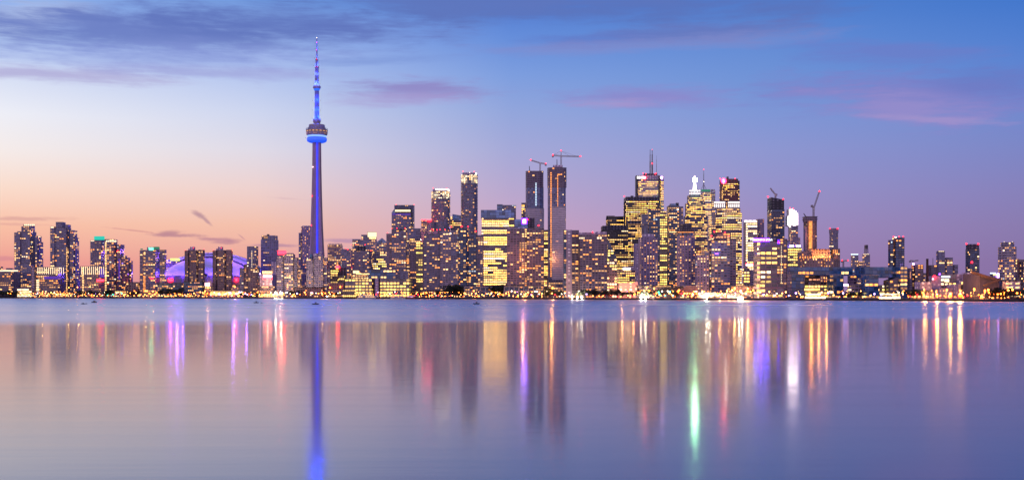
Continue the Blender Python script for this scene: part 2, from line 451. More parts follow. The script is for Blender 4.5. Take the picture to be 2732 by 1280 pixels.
OCC = []                    # (depth, px0, px1, ytop) of every built volume, to leave out windows nothing shows
WINS = []                   # (building, local centre, angle, w, h, glow key, px, py, depth)
def footprint(kind, x0, x1, y0, t, s):
    if kind == 'box': return [(x0, y0), (x1, y0), (x1, y0 + t), (x0, y0 + t)]
    if kind == 'oct':
        c = min(t, x1 - x0) * s
        return [(x0 + c, y0), (x1 - c, y0), (x1, y0 + c), (x1, y0 + t - c), (x1 - c, y0 + t), (x0 + c, y0 + t), (x0, y0 + t - c), (x0, y0 + c)]
    if kind == 'round':
        n = 24; cx = (x0 + x1) / 2; rx = (x1 - x0) / 2; ry = t / 2; cy = y0 + ry
        e = 2 / s                                                   # superellipse: s = 2 is a true ellipse
        f = lambda c: math.copysign(abs(c) ** e, c)
        return [(cx + rx * f(math.cos(2 * math.pi * k / n)), cy + ry * f(math.sin(2 * math.pi * k / n))) for k in range(n)]
    if kind == 'dia':                                               # a corner points at the lake at fraction s of the width
        xs = x0 + (x1 - x0) * s; th = math.tan(R(32)); a = (xs - x0) * th; b = (x1 - xs) / th
        k = min(1, t * 1.6 / max(a, b)); a *= k; b *= k
        return [(x0, y0 + a), (xs, y0), (x1, y0 + b), (x0 + x1 - xs, y0 + a + b)]
class Building:
    def __init__(s, name, label, cat, D, st, group=None, row=None, px=None):
        if row is not None: D = shore(px) + row
        s.D = D; s.st = st; s.px = px
        s.root = None; s.a = (name, label, cat, group)
    def v(s, x0, x1, yt, yb=None, k='box', t=None, d=0, st=None, part='tower', sl=2.6, yt2=None, p=None, pal=None, label=None, cut=None, fl=None):
        D = s.D + d
        if s.root is None:
            s.xc = X((x0 + x1) / 2, D)
            n, l, c, gr = s.a
            s.root = thing(n, l, c, (s.xc, s.D, LAND), 0, gr)
        S = ST[st or s.st]; xm = (x0 + x1) / 2
        w = (x1 - x0) / FPX * D
        t = t or max(8.0, min(w * .8, 30.0))
        if k in ('round', 'dia'):
            Dm = D + t * .4; X0, X1 = X(x0, Dm), X(x1, Dm)
        else:
            X0, X1 = X(x0, D), X(x1, D)
            if xm > 1366 and X(x0, D + t) < X1 - 3: X0 = X(x0, D + t)
            if xm < 1366 and X(x1, D + t) > X0 + 3: X1 = X(x1, D + t)
            if X1 - X0 < w * .45:
                X0, X1 = X(x0, D), X(x1, D)
        fp = footprint(k, X0 - s.xc, X1 - s.xc, d, t, sl if k == 'round' else (.25 if k == 'oct' and sl > 1 else (sl if sl < 1 else .5)))
        zt = Z(yt, D) - LAND; zt2 = Z(yt2, D) - LAND if yt2 is not None else zt
        z0 = 0.0 if yb is None else Z(yb, D) - LAND
        top = lambda x: zt + (zt2 - zt) * (x - fp_x0) / max(.1, fp_x1 - fp_x0)
        fp_x0 = min(p_[0] for p_ in fp); fp_x1 = max(p_[0] for p_ in fp)
        zmax = max(zt, zt2); zmin = min(zt, zt2)
        nf = max(1, round((zmax - z0) / S['fh'])); fh = (zmax - z0) / nf
        b = MB(); u = 0; n = len(fp)
        cells = []
        for i in range(n):
            (xa, ya), (xb, yb_) = fp[i], fp[(i + 1) % n]
            L = math.hypot(xb - xa, yb_ - ya); nb = max(1, round(L / S['bay']))
            ta, tb = top(xa), top(xb)
            b.face([(xa, ya, z0), (xb, yb_, z0), (xb, yb_, tb), (xa, ya, ta)], 0,
                   [(u, 0), (u + nb, 0), (u + nb, nf * (tb - z0) / (zmax - z0)), (u, nf * (ta - z0) / (zmax - z0))])
            nx, ny = (yb_ - ya) / L, -(xb - xa) / L
            mx, my = s.xc + (xa + xb) / 2, s.D + (ya + yb_) / 2
            face = -(nx * mx + ny * my) / math.hypot(mx, my)
            if 'f' in S['relief']:
                for j in range(nb + (0 if n > 8 else 1)):
                    q = j / nb
                    zt_ = min(top(xa + (xb - xa) * q), zmax) - .3
                    b.beam((xa + (xb - xa) * q, ya + (yb_ - ya) * q, z0), (xa + (xb - xa) * q, ya + (yb_ - ya) * q, zt_), max(.3, S['bay'] * .12), 1)
            if face > .08: cells.append((xa, ya, xb, yb_, nb, L, nx, ny))
            u += nb
        b.face([(x, y, top(x)) for x, y in fp], 2)
        b.face([(x, y, z0) for x, y in fp][::-1], 2)
        if 's' in S['relief'] and S['off'] > 0:
            cx = sum(p_[0] for p_ in fp) / n; cy = sum(p_[1] for p_ in fp) / n
            wx = fp_x1 - fp_x0; wy = max(p_[1] for p_ in fp) - min(p_[1] for p_ in fp)
            kx = 1 + 2 * S['off'] / wx; ky = 1 + 2 * S['off'] / wy
            ring = [(cx + (x - cx) * kx, cy + (y - cy) * ky) for x, y in fp]
            th = S['th'] or min(.42, fh * .14)
            for j in range(1, nf + 1):
                zz = z0 + j * fh
                if zz > zmin + .01: break
                for i in range(n):
                    (xa, ya), (xb, yb_) = ring[i], ring[(i + 1) % n]
                    b.face([(xa, ya, zz - th), (xb, yb_, zz - th), (xb, yb_, zz), (xa, ya, zz)], 1)
                b.face([(x, y, zz) for x, y in ring], 1 if j < nf else 2)
                b.face([(x, y, zz - th) for x, y in ring][::-1], 1)
        o = b.build(part, [S['m'], S['sm'], ROOF], s.root)
        if label: o['label'] = label
        ys = yt if yt2 is None else max(yt, yt2)
        OCC.append((D, x0 + .5, x1 - .5, ys, 9999 if yb is None else yb))
        # lit rooms
        p = S['p'] if p is None else p
        if p > 0:
            pl = PAL[pal or S['pal']]; keys = [a for a, _ in pl]; wts = [c for _, c in pl]
            rnd = random.Random(hash((round(x0), round(yt), round(x1))) & 0xffff)
            colp = {}
            for ci, (xa, ya, xb, yb_, nb, L, nx, ny) in enumerate(cells):
                ang = math.atan2(yb_ - ya, xb - xa); cw = L / nb
                for j in range(nf):
                    if fl and not (fl[0] <= j / nf <= fl[1]): continue
                    zc = z0 + (j + .58) * fh
                    r = rnd.random()
                    pj = p * (1.0 if p < .4 else (1.25 if r < .6 else .75 if r < .88 else .25))
                    on = rnd.random() < pj; ck = rnd.choices(keys, wts)[0]; last = False
                    for i in range(nb):
                        if rnd.random() > S['q'] or i == 0:
                            on = rnd.random() < min(.98, pj * (colp.setdefault((ci, i), rnd.uniform(.72, 1.15)) if p > .4 else colp.setdefault((ci, i), rnd.uniform(.4, 1.7))))
                            if rnd.random() > .35: ck = rnd.choices(keys, wts)[0]
                        if not on: continue
                        f = (i + .5) / nb
                        x = xa + (xb - xa) * f; y = ya + (yb_ - ya) * f
                        if zc + .3 * fh > top(x) - .2: continue
                        wx_, wy_, wz_ = s.xc + x, s.D + y, LAND + zc
                        ppx = 1366 + FPX * wx_ / wy_; ppy = HZ - FPX * (wz_ - CAMH) / wy_
                        WINS.append(((s, o), (x + nx * .04, y + ny * .04, zc), ang, cw * S['ww'] * rnd.uniform(.75, 1.0), fh * S['hh'] * rnd.uniform(.8, 1.0), ck, ppx, ppy, wy_))
        return s
    def loc(s, px, py, d=0):
        D = s.D + d
        return (X(px, D) - s.xc, d, Z(py, D) - LAND)
    def child(s, mb, name, mats, label=None):
        o = mb.build(name, mats, s.root)
        if label: o['label'] = label
        return o
    def beacon(s, pts, mat=None, r=.9, d=-.6, name='beacon', pole=1.0):
        for px, py in pts:
            x, y, z = s.loc(px, py, d); b = MB(); b.ball((x, y, z), r * .78, 0, 6)
            if pole: b.beam((x, y, z - r - pole), (x, y, z - r * .6), .25, 1)
            s.child(b, name, [mat or RED, STEEL])
        return s
    def panel(s, x0, x1, y0, y1, mat, d=-.5, name='sign', t=.4, label=None):
        (a, y, zt), (c, _, zb) = s.loc(x0, y0, d), s.loc(x1, y1, d)
        b = MB(); b.box(a, c, y, y + t, zb, zt, 0)
        s.child(b, name, [mat], label); return s
    def strip(s, x0, x1, y0, y1, n, mat, d=-.5, name='light_strip', frac=.5, vertical=True, label=None):
        for i in range(n):
            b = MB(); (a, y, zt), (c, _, zb) = s.loc(x0, y0, d), s.loc(x1, y1, d)
            if vertical:
                w = (c - a) / n; b.box(a + w * (i + .5 - frac / 2), a + w * (i + .5 + frac / 2), y, y + .3, zb, zt)
            else:
                h = (zt - zb) / n; b.box(a, c, y, y + .3, zb + h * (i + .5 - frac / 2), zb + h * (i + .5 + frac / 2))
            s.child(b, name, [mat], label)
        return s
    def text(s, body, px, py, size_px, mat, d=-.8, name='lettering', bold=0.0):
        c = bpy.data.curves.new(name, 'FONT'); c.body = body; c.align_x = 'CENTER'; c.align_y = 'CENTER'
        c.size = size_px / FPX * s.D * 1.4; c.extrude = .1; c.offset = bold
        tmp = bpy.data.objects.new(name, c); COL.objects.link(tmp); bpy.context.view_layer.update()
        me = bpy.data.meshes.new_from_object(tmp.evaluated_get(bpy.context.evaluated_depsgraph_get())); bpy.data.objects.remove(tmp)
        o = link(name, me, s.root); o.location = s.loc(px, py, d); o.rotation_euler = (R(90), 0, 0); me.materials.clear(); me.materials.append(mat)
        return s
    def antenna(s, px, y0, y1, w=1.0, d=8, mat=None, name='antenna', red=1, wtop=None):
        p, q = s.loc(px, y1, d), s.loc(px, y0, d)
        b = MB(); h = q[2] - p[2]
        b.beam(p, (p[0], p[1], p[2] + h * .5), w, 0); b.beam((p[0], p[1], p[2] + h * .5), (p[0], p[1], p[2] + h * .8), w * .7, 0); b.beam((p[0], p[1], p[2] + h * .8), q, w * .4, 0)
        s.child(b, name, [mat or STEEL])
        if red: s.beacon([(px, y0)], d=d, r=.9, pole=0)
        return s
    def lamp(s, px, py, colr, power, d=-6, name='lamp_light', size=1.0):
        L = bpy.data.lights.new(name, 'POINT'); L.energy = power; L.color = colr; L.shadow_soft_size = size
        o = bpy.data.objects.new(name, L); COL.objects.link(o); o.parent = s.root; o.location = s.loc(px, py, d)
        return s

UNIT = {}
def unit_window(key):
    if key not in UNIT:
        b = MB(); h = .5
        q = lambda *p: b.face(p, 0)
        q((-h, -.12, -h), (h, -.12, -h), (h, -.12, h), (-h, -.12, h))
        q((-h, 0, h), (-h, -.12, h), (h, -.12, h), (h, 0, h)); q((-h, -.12, -h), (-h, 0, -h), (h, 0, -h), (h, -.12, -h))
        q((-h, 0, -h), (-h, -.12, -h), (-h, -.12, h), (-h, 0, h)); q((h, -.12, -h), (h, 0, -h), (h, 0, h), (h, -.12, h))
        UNIT[key] = b.data('window', [GL[key]])
    return UNIT[key]
BRIGHT = {'hot': 5, 'white': 4, 'cream': 3, 'yel2': 2.5, 'warm2': 2.4, 'lime': 2, 'warm': 1.6, 'amber': 1.6}
def place_windows(limit=100):
    occ = sorted(OCC); D = np.array([o[0] for o in occ]); A = np.array([o[1:] for o in occ])
    per = {}
    for w in WINS:
        (s, body), c, ang, ww, hh, ck, px, py, dep = w
        if not (-4 < px < 2736): continue
        k = bisect.bisect_left(D, dep - 12)
        a = A[:k]
        if len(a) and bool(np.any((a[:, 0] < px) & (a[:, 1] > px) & (a[:, 2] < py) & (a[:, 3] > py))): continue
        per.setdefault(s, []).append(w)
    n_ind = n_all = 0
    keys = list(GL)
    rnd = random.Random(5)
    for s, ws in per.items():
        ws.sort(key=lambda w: -(w[3] * w[4] * (.6 + .4 * rnd.random()) / w[8] ** 2 * (1 + .1 * BRIGHT.get(w[5], 1))))
        n_all += len(ws)
        for ((_, body), c, ang, ww, hh, ck, *_r) in ws[:limit]:
            o = bpy.data.objects.new('window', unit_window(ck)); COL.objects.link(o); o.parent = body
            o.location = c; o.rotation_euler = (0, 0, ang); o.scale = (ww, 1, hh); n_ind += 1
        if len(ws) > limit:
            b = MB()
            for (_, c, ang, ww, hh, ck, *_r) in ws[limit:]:
                ca, sa = math.cos(ang), math.sin(ang); k = keys.index(ck)
                P = lambda x, y, z: (c[0] + x * ca - y * sa, c[1] + x * sa + y * ca, c[2] + z)
                w2, h2 = ww / 2, hh / 2
                b.face((P(-w2, -.12, -h2), P(w2, -.12, -h2), P(w2, -.12, h2), P(-w2, -.12, h2)), k)
                b.face((P(-w2, 0, h2), P(-w2, -.12, h2), P(w2, -.12, h2), P(w2, 0, h2)), k)
                b.face((P(-w2, -.12, -h2), P(-w2, 0, -h2), P(w2, 0, -h2), P(w2, -.12, -h2)), k)
            o = b.build('window', [GL[k] for k in keys], s.root); o['kind'] = 'stuff'
    print('WINDOWS', n_all, 'as parts', n_ind)
# ------------------------------------------------------------------ lake, land, quay
def make_lake():
    m, g, b = bsdf('lake_water')
    tc = g.new('ShaderNodeTexCoord'); sp = g.new('ShaderNodeSeparateXYZ'); g.l.new(tc.outputs['Object'], sp.inputs[0])
    x, y, z = sp.outputs
    # beyond a sheltered sheet of calm water the wind ruffles the lake
    wob = g.noise(g.xyz(g.m('MULTIPLY', x, .012), g.m('MULTIPLY', y, .02)), 1.0, 3.0)
    edge = g.m('ADD', g.m('ADD', 252.0, g.m('MULTIPLY', x, .17)), g.m('MULTIPLY', g.m('SUBTRACT', wob, .5), 44.0))
    ruf = g.smooth(g.m('SUBTRACT', y, edge), -34.0, 44.0)
    bands = g.noise(g.xyz(g.m('MULTIPLY', x, .0022), g.m('MULTIPLY', y, .012), 3.0), 1.0, 4.0, .6)
    calmvar = g.noise(g.xyz(g.m('MULTIPLY', x, .01), g.m('MULTIPLY', y, .05), 7.0), 1.0, 4.0, .6)
    silk = g.noise(g.xyz(g.m('MULTIPLY', x, .006), g.m('MULTIPLY', y, .32), 1.0), 1.0, 4.0, .62)
    rcalm = g.m('ADD', CALM_R, g.m('ADD', g.m('MULTIPLY', g.m('SUBTRACT', calmvar, .5), .07), g.m('MULTIPLY', g.m('SUBTRACT', silk, .5), .11)))
    rfar = g.m('ADD', g.lin(y, 250, 1100, FAR_R * .85, FAR_R * 1.15), g.m('MULTIPLY', g.m('SUBTRACT', bands, .5), .14))
    b.inputs['Base Color'].default_value = (.026, .042, .150, 1); b.inputs['IOR'].default_value = 1.62
    g.l.new(rcalm, b.inputs['Roughness'])
    b2 = g.new('ShaderNodeBsdfPrincipled')                          # the steeper wavelets among the calm ones
    b2.inputs['Base Color'].default_value = (.026, .042, .150, 1); b2.inputs['IOR'].default_value = 1.62; b2.inputs['Roughness'].default_value = WIDE_R
    b3 = g.new('ShaderNodeBsdfPrincipled')                          # wind ruffled water
    b3.inputs['Base Color'].default_value = (.64, .64, .74, 1); b3.inputs['Metallic'].default_value = 1.0
    g.l.new(rfar, b3.inputs['Roughness'])
    mx = g.new('ShaderNodeMixShader'); mx.inputs[0].default_value = WIDE_F; g.l.new(b.outputs[0], mx.inputs[1]); g.l.new(b2.outputs[0], mx.inputs[2])
    mx2 = g.new('ShaderNodeMixShader'); g.l.new(ruf, mx2.inputs[0]); g.l.new(mx.outputs[0], mx2.inputs[1]); g.l.new(b3.outputs[0], mx2.inputs[2])
    g.l.new(mx2.outputs[0], m.node_tree.nodes['Material Output'].inputs[0])
    # long low ripples
    n1 = g.noise(g.xyz(g.m('MULTIPLY', x, .035), g.m('MULTIPLY', y, .42)), 1.0, 4.0, .55)
    n2 = g.noise(g.xyz(g.m('MULTIPLY', x, .9), g.m('MULTIPLY', y, 1.5), 2.0), 1.0, 3.0, .6)
    hgt = g.m('ADD', g.m('MULTIPLY', n1, .050), g.m('MULTIPLY', n2, .010))
    bp = g.new('ShaderNodeBump'); bp.inputs['Strength'].default_value = BUMP; bp.inputs['Distance'].default_value = 1.0
    g.l.new(g.m('MULTIPLY', hgt, g.lin(ruf, 0, 1, 1.0, .35)), bp.inputs['Height']); [g.l.new(bp.outputs[0], q.inputs['Normal']) for q in (b, b2, b3)]
    mb = MB(); mb.face([(-9000, -400, 0), (9000, -400, 0), (9000, 3200, 0), (-9000, 3200, 0)])
    return tag(mb.build('lake_water', m), kind='structure')
CALM_R, FAR_R, BUMP, WIDE_R, WIDE_F = .097, .27, .15, .20, .26
make_lake()
def make_land():
    b = MB(); q = MB()
    P = [(px, shore(px)) for px in (-2600, -900, 0, 425, 850, 1100, 1366, 1560, 1750, 1980, 2200, 2460, 2732, 3600, 6500)]
    near = [(X(px, D), D) for px, D in P]
    near[0] = (-9000, 3100); near[-1] = (1800, 500)
    near.append((9000, 480))
    far = [(x * 1.0, 30000) for x, _ in near]; far[0] = (-30000, 30000); far[-1] = (30000, 30000)
    n2 = [(x, y + 1.2) for x, y in near]
    for i in range(len(near) - 1):
        b.face([n2[i] + (LAND,), n2[i + 1] + (LAND,), far[i + 1] + (LAND,), far[i] + (LAND,)])
    o = b.build('ground', plain('dark_ground', (.06, .055, .05), .95, 0, .5, .02)); tag(o, kind='structure')
    for i in range(len(near) - 1):
        (x0, y0), (x1, y1) = near[i], near[i + 1]
        q.face([(x0, y0, -.6), (x1, y1, -.6), (x1, y1, LAND + .12), (x0, y0, LAND + .12)])
        q.face([(x0, y0, LAND + .12), (x1, y1, LAND + .12), (x1, y1 + 1.3, LAND + .12), (x0, y0 + 1.3, LAND + .12)])
    o = q.build('quay_wall', plain('wet_concrete', (.05, .045, .045), .8, 0, .5, .2))
    tag(o, 'dark concrete quay wall along the whole city shore', 'quay wall')
make_land()

BLD = []
def B(name, label, cat, st, px, row=None, D=None, group=None):
    b = Building(name, label, cat, D, st, group, row, px); BLD.append(b); return b
AT, OT, LB = 'apartment_tower', 'office_tower', 'low_building'
TW, OF, BL = 'apartment tower', 'office tower', 'building'
# ======================================================= far left cluster
B(LB, 'low dark block with a bright cream cornice line at the left picture edge', BL, 'shed', 20, 60).v(-40, 48, 723, p=.35, part='wall').strip(-38, 48, 720, 724, 1, CREAMSTRIP, vertical=False, frac=.8)
B(LB, 'small grey rooftop block showing above the cream cornice line', BL, 'slate', 20, 260).v(-8, 8, 711, part='wall').v(16, 36, 715, part='wing')
B(AT, 'stepped grey apartment tower with a gridded lantern crown, first tall tower of the skyline', TW, 'slate', 70, 150)\
  .v(46, 97, 617, p=.2).v(38, 62, 620, part='wing', d=-3).v(57, 66, 604, part='stair_core', t=12, d=4, p=.05).v(62, 93, 599, yb=618, part='crown', p=.5, pal='home', t=16, d=2)\
  .v(94, 99, 629, part='setback', d=4, t=20).v(98, 103.5, 645, part='setback', d=8, t=20).strip(64, 93, 598, 602, 6, CREAMSTRIP, frac=.6, d=1.2)\
  .v(55, 90, 705, part='podium', d=-14, p=.4, t=12)
B(AT, 'stepped grey apartment tower with a plain block crown, behind the uplit hall', TW, 'slate', 168, 150)\
  .v(146, 190, 608, p=.24).v(134, 150, 604, part='wing', d=-3, p=.2).v(149, 175, 592, yb=610, part='crown', t=16, d=2, p=.02).v(174, 189, 599, yb=612, part='crown', t=14, d=3, p=.15)\
  .v(187, 196, 614, part='setback', d=5, t=18).v(195, 201, 633, part='setback', d=9, t=18).strip(135, 143, 605, 608, 1, CREAMSTRIP, vertical=False, d=-3.6, frac=.9)\
  .strip(177, 179, 660, 785, 26, GL['warm2'], vertical=False, d=-.4, frac=.45) 
B('exhibition_hall', 'low hall with a row of cream vertical uplights and a violet band', 'hall', 'shed', 130, 70).v(96, 172, 712, p=.42, part='wall').v(84, 97, 711, st='pale', p=.05, part='pier', d=-3)\
  .strip(98, 172, 713, 731, 13, CREAMSTRIP, frac=.22).panel(117, 165, 737, 744, VIOLETDIM, name='violet_band').strip(97, 104, 745, 785, 9, CREAMSTRIP, vertical=False, d=-.7)
B(LB, 'dark plain block between the two halls with cream uplights', BL, 'darkblank', 202, 200).v(190, 216, 715, part='wall', p=.1, st='slate').v(189, 214, 748, d=-30, st='blank', part='wing')
B('exhibition_hall', 'low hall with cream vertical uplights and a red band below the teal topped tower', 'hall', 'shed', 246, 70).v(214, 279, 710, p=.3, part='wall')\
  .strip(215, 279, 711, 732, 12, CREAMSTRIP, frac=.22).panel(258, 277, 745, 750, REDSIGN, name='red_band').panel(266, 278, 716, 740, VIOLETDIM, name='violet_panel').strip(220, 222.5, 712, 785, 16, GL['cream'], vertical=False, d=-.6, frac=.5)
B(AT, 'apartment tower with a teal lit glass crown', TW, 'condo', 281, 150)\
  .v(241, 281, 641, p=.25).v(279, 313, 638, part='wing', d=-2, p=.45).v(252, 279, 630, yb=641, part='roof_block', t=14, d=4, p=0, st='darkblank').panel(251, 279, 630, 640, TEALCROWN, name='teal_crown', d=3)\
  .v(312, 322, 652, part='setback', d=5, t=20).strip(280, 284, 645, 780, 30, GL['cream'], vertical=False, d=-2.6, frac=.5)\
  .strip(242, 251, 641, 644, 1, CREAMSTRIP, vertical=False).strip(282, 311, 641, 645, 6, CREAMSTRIP, frac=.7, d=-2.8).beacon([(314, 668), (312, 671)], d=-1.5, pole=0).panel(316, 320, 690, 745, VIOLETDIM, name='violet_panel', d=4.4)
B(AT, 'short stepped apartment tower at the right foot of the teal topped tower', TW, 'rose', 335, 170).v(324, 339, 682).v(337, 347, 687, part='wing', d=2).v(346, 350.5, 696, part='setback', d=5).v(318, 326, 700, part='wing', d=4).beacon([(342, 731)], VIOLETL, pole=0)
B('pavilion', 'small white lit glass pavilion on the quay below the first tall tower', 'pavilion', 'white', 66, 24).v(46, 86, 770, t=14, p=.97, part='hall').v(44, 90, 768.6, yb=770.4, st='blank', t=16, d=-1, part='roof')
B(LB, 'low dark block with orange lamps left of the green topped tower', BL, 'darkblank', 360, 90).v(345, 376, 752, part='wall', st='brown', p=.25)
B(AT, 'broad apartment tower with a green lit roof cap', TW, 'condo', 408, 110)\
  .v(376, 427, 667, p=.3).v(426, 444, 666, part='wing', d=2, p=.5).v(392, 426, 659, yb=667, part='roof_block', st='blank', t=14, d=4).panel(398, 408, 661, 667, GREENL, name='green_floodlight', d=3.5)\
  .panel(411, 425, 658, 665, GREENCROWN, name='green_cap', d=3).panel(374.5, 381, 663, 666, GREENCROWN, name='green_cap', d=-.6).v(373, 381, 668, part='wing', d=-2, p=.2).panel(401, 409, 739, 743, REDSIGN, name='red_band')\
  .strip(376, 388, 735, 785, 4, ORANGEL if False else GL['amber'], frac=.35, d=-.8)
B(OT, 'small office block with a lime lit top behind the stadium edge', OF, 'office', 462, 420).v(444, 482, 692, p=.4).panel(454, 480, 688.5, 696, LIMESIGN, name='lit_parapet')
# ======================================================= stadium
def stadium():
    D = 2330; cx = X(566, D); R0 = X(703, D) - cx
    t = thing('stadium', 'wide domed stadium with violet lit white arched roof panels', 'stadium', (cx, D, LAND))
    zb = Z(737, D) - LAND; H = Z(674, D) - Z(737, D)
    b = MB(); n = 40; 
    for k in range(n):
        a0, a1 = 2 * math.pi * k / n, 2 * math.pi * (k + 1) / n
        p0, p1 = (R0 * math.cos(a0), R0 * math.sin(a0)), (R0 * math.cos(a1), R0 * math.sin(a1))
        b.face([p0 + (0,), p1 + (0,), p1 + (zb,), p0 + (zb,)])
        q0, q1 = tuple(c * 1.02 for c in p0), tuple(c * 1.02 for c in p1)
        b.face([q0 + (zb - 3,), q1 + (zb - 3,), q1 + (zb,), q0 + (zb,)], 1)
        b.face([p0 + (zb,), p1 + (zb,), (0, 0, zb)], 1)
        b.beam((q0[0], q0[1], 0), (q0[0], q0[1], zb - 3), 2.2, 1)
    b.build('wall', [plain('stadium_concrete', (.46, .34, .28), .85), CONC], t)
    def shell(r, h, ymin, ymax, name, z0):
        """part of a flattened dome cut by two upright planes, with a lip of real thickness"""
        m = MB(); N, M = 40, 22
        def P(i, j, k):
            y = ymin + (ymax - ymin) * j / M; y = max(-.995, min(.995, y)); w = math.sqrt(1 - y * y)
            a = math.pi * i / N
            return (r * k * w * math.cos(a), r * k * y, z0 + h * k * w * math.sin(a) * (1 - .0 * y * y))
        for i in range(N):
            for j in range(M):
                m.face([P(i, j, 1), P(i, j + 1, 1), P(i + 1, j + 1, 1), P(i + 1, j, 1)][::-1], 0, smooth=True)
        for j in (0, M):
            for i in range(N):
                m.face([P(i, j, 1), P(i + 1, j, 1), P(i + 1, j, .955), P(i, j, .955)], 1)
        return m.build(name, [MEMBRANE, MEMBRANE], t)
    shell(R0, H, -.10, .98, 'roof_panel', zb)                 # high rear arch
    shell(R0 * .985, H * .93, -.42, -.07, 'roof_panel', zb)   # middle arch
    shell(R0 * .90, H * .83, -.985, -.38, 'roof_panel', zb)   # fixed front quarter
    for k in range(9):                                        # violet floodlights round the rim
        a = R(-155 + 130 * k / 8); x, y = R0 * .975 * math.cos(a), R0 * .975 * math.sin(a)
        f = MB(); f.box(x - .9, x + .9, y - .6, y + .6, zb, zb + 1.2, 0); f.box(x - .7, x + .7, y + .6, y + .75, zb + .3, zb + 1.1, 1)
        f.build('floodlight', [DARK, VIOLETL], t)
        L = bpy.data.lights.new('violet_light', 'POINT'); L.energy = STADIUM_W; L.color = (.12, .04, 1); L.shadow_soft_size = 1.5
        o = bpy.data.objects.new('violet_light', L); COL.objects.link(o); o.parent = t; o.location = (x * 1.05, y * 1.05, zb + 3.4)
    for k in range(3):                                        # floods on the middle and rear arches
        for sx in (-1, 1):
            x = sx * R0 * (.80 - .27 * k)
            zz = zb + H * math.sqrt(max(0, 1 - (x / R0) ** 2)) * .80
            L = bpy.data.lights.new('violet_light', 'POINT'); L.energy = STADIUM_W * .8; L.color = (.30, .10, 1); L.shadow_soft_size = 2
            o = bpy.data.objects.new('violet_light', L); COL.objects.link(o); o.parent = t; o.location = (x, -R0 * .40 - 12, zz + 12)
    for px0, px1, py0, py1, mt in ((440, 459, 744, 750, REDSIGN), (618, 624, 743, 750, REDSIGN), (545, 558, 754, 763, PINKW)):
        s = MB(); x0, x1 = X(px0, D - 112) - cx, X(px1, D - 112) - cx; yy = -math.sqrt(max(0, (R0 * 1.03) ** 2 - max(abs(x0), abs(x1)) ** 2 * .98)) - 1
        s.box(x0, x1, yy - .4, yy, Z(py1, D + yy) - LAND, Z(py0, D + yy) - LAND); s.build('sign', [mt], t)
    OCC.append((D, 470, 670, 690, 9999)); OCC.append((D, 430, 700, 737, 9999))
STADIUM_W = 46000
stadium()
for x, lab in ((493, 'brown slab apartment tower before the left part of the stadium dome'), (567.5, 'brown slab apartment tower before the right part of the stadium dome')):
    B(AT, lab, TW, 'brown', x + 27, 130, group='twin brown towers before the stadium').v(x, x + 13, 668, p=.1).v(x + 12, x + 37, 667, part='wing', d=-3, p=.2).v(x + 36, x + 53, 666, part='wing', d=0, p=.2)\
      .v(x + 14, x + 28, 658, yb=668, st='blank', part='roof_block', t=12, d=4).v(x + 9, x + 14, 663, yb=668, st='blank', part='roof_block', t=8, d=4).beacon([(x + 51, 664.5), (x + 23, 661), (x + 1, 667)], r=.7)
B(AT, 'low brown brick apartment block standing before the right end of the stadium', TW, 'brown', 665, 130).v(639, 653, 714, p=.3, st='condo').v(652, 664, 704, part='stair_core', p=.12).v(662, 692.5, 713, part='wing', d=-2, p=.16).beacon([(661, 709)], WHITE, r=.7)
B(OT, 'blue grey block with a dotted vertical line of lights above the stadium end', OF, 'slate', 674, 420).v(659, 689, 657, p=.28, sl=2).strip(671, 672.5, 668, 735, 16, CREAMSTRIP, vertical=False)
B(AT, 'broad plain slate tower with few lights left of the spire tower', TW, 'slate', 719, 470).v(696, 743, 639, p=.05).v(698, 741, 628, yb=640, part='crown', p=.22, t=22, d=3, st='slate').v(712, 719, 624.5, yb=629, part='roof_block', st='darkblank', t=8, d=6).panel(704, 714, 630, 636, GL['dim'], name='window', d=2.6)
B(LB, 'pale lilac block with pink lit roof beside the arena', BL, 'pale', 732, 300).v(723, 742, 699, p=.05, st='blank', part='wall').beacon([(730, 733), (734, 733)], VIOLETL, r=1.1, d=-1.5, pole=0)
B('arena', 'pale arena hall with a red sign on its beige wall', 'arena', 'punch', 715, 260).v(689, 739, 731, p=.0, st='blank', part='wall', t=40).panel(702, 726, 734, 740, PINKW).panel(702, 726, 740, 744.5, REDSIGN, name='red_band').v(692, 736, 763, st='shed', part='entrance', d=-4, p=.4)\
  .beacon([(693, 730)], LILACL, r=1.6, pole=0).panel(700, 726, 723, 730, GL['cream'], name='lit_terrace', d=2).lamp(714, 757, (1, .55, .3), 26000, d=-16)
B(OT, 'small tower with a red lit band on top behind the white gridded block', OF, 'slate', 752, 330).v(741, 764, 668, p=.1).panel(741, 764, 669, 678, REDSIGN, name='red_band')
for x0, lab, pk in ((738, 'white gridded apartment block with a stepped roof, left of the spire tower', 0), (817, 'white gridded apartment block with an angled roof piece at the foot of the spire tower', 1)):
    b = B(AT, lab, TW, 'pale', x0 + 32, 110)
    b.v(x0, x0 + 22, 684 if not pk else 691, p=.26).v(x0 + 20, x0 + 49, 678 if not pk else 684, part='tower', d=-3, p=.28).v(x0 + 46, x0 + 58, 687, part='wing', d=1, p=.3).v(x0 + 57, x0 + 65, 715, part='setback', d=5, p=.4)
    if pk: b.v(x0 + 20, x0 + 46, 678, yt2=670, yb=685, st='blank', part='angled_roof', d=4, t=14).v(x0 + 9, x0 + 18, 678, yb=692, part='roof_block', st='glass', t=10, d=4)
    else: b.v(x0 + 22, x0 + 46, 675, yb=679, part='roof_block', st='blank', t=14, d=4)
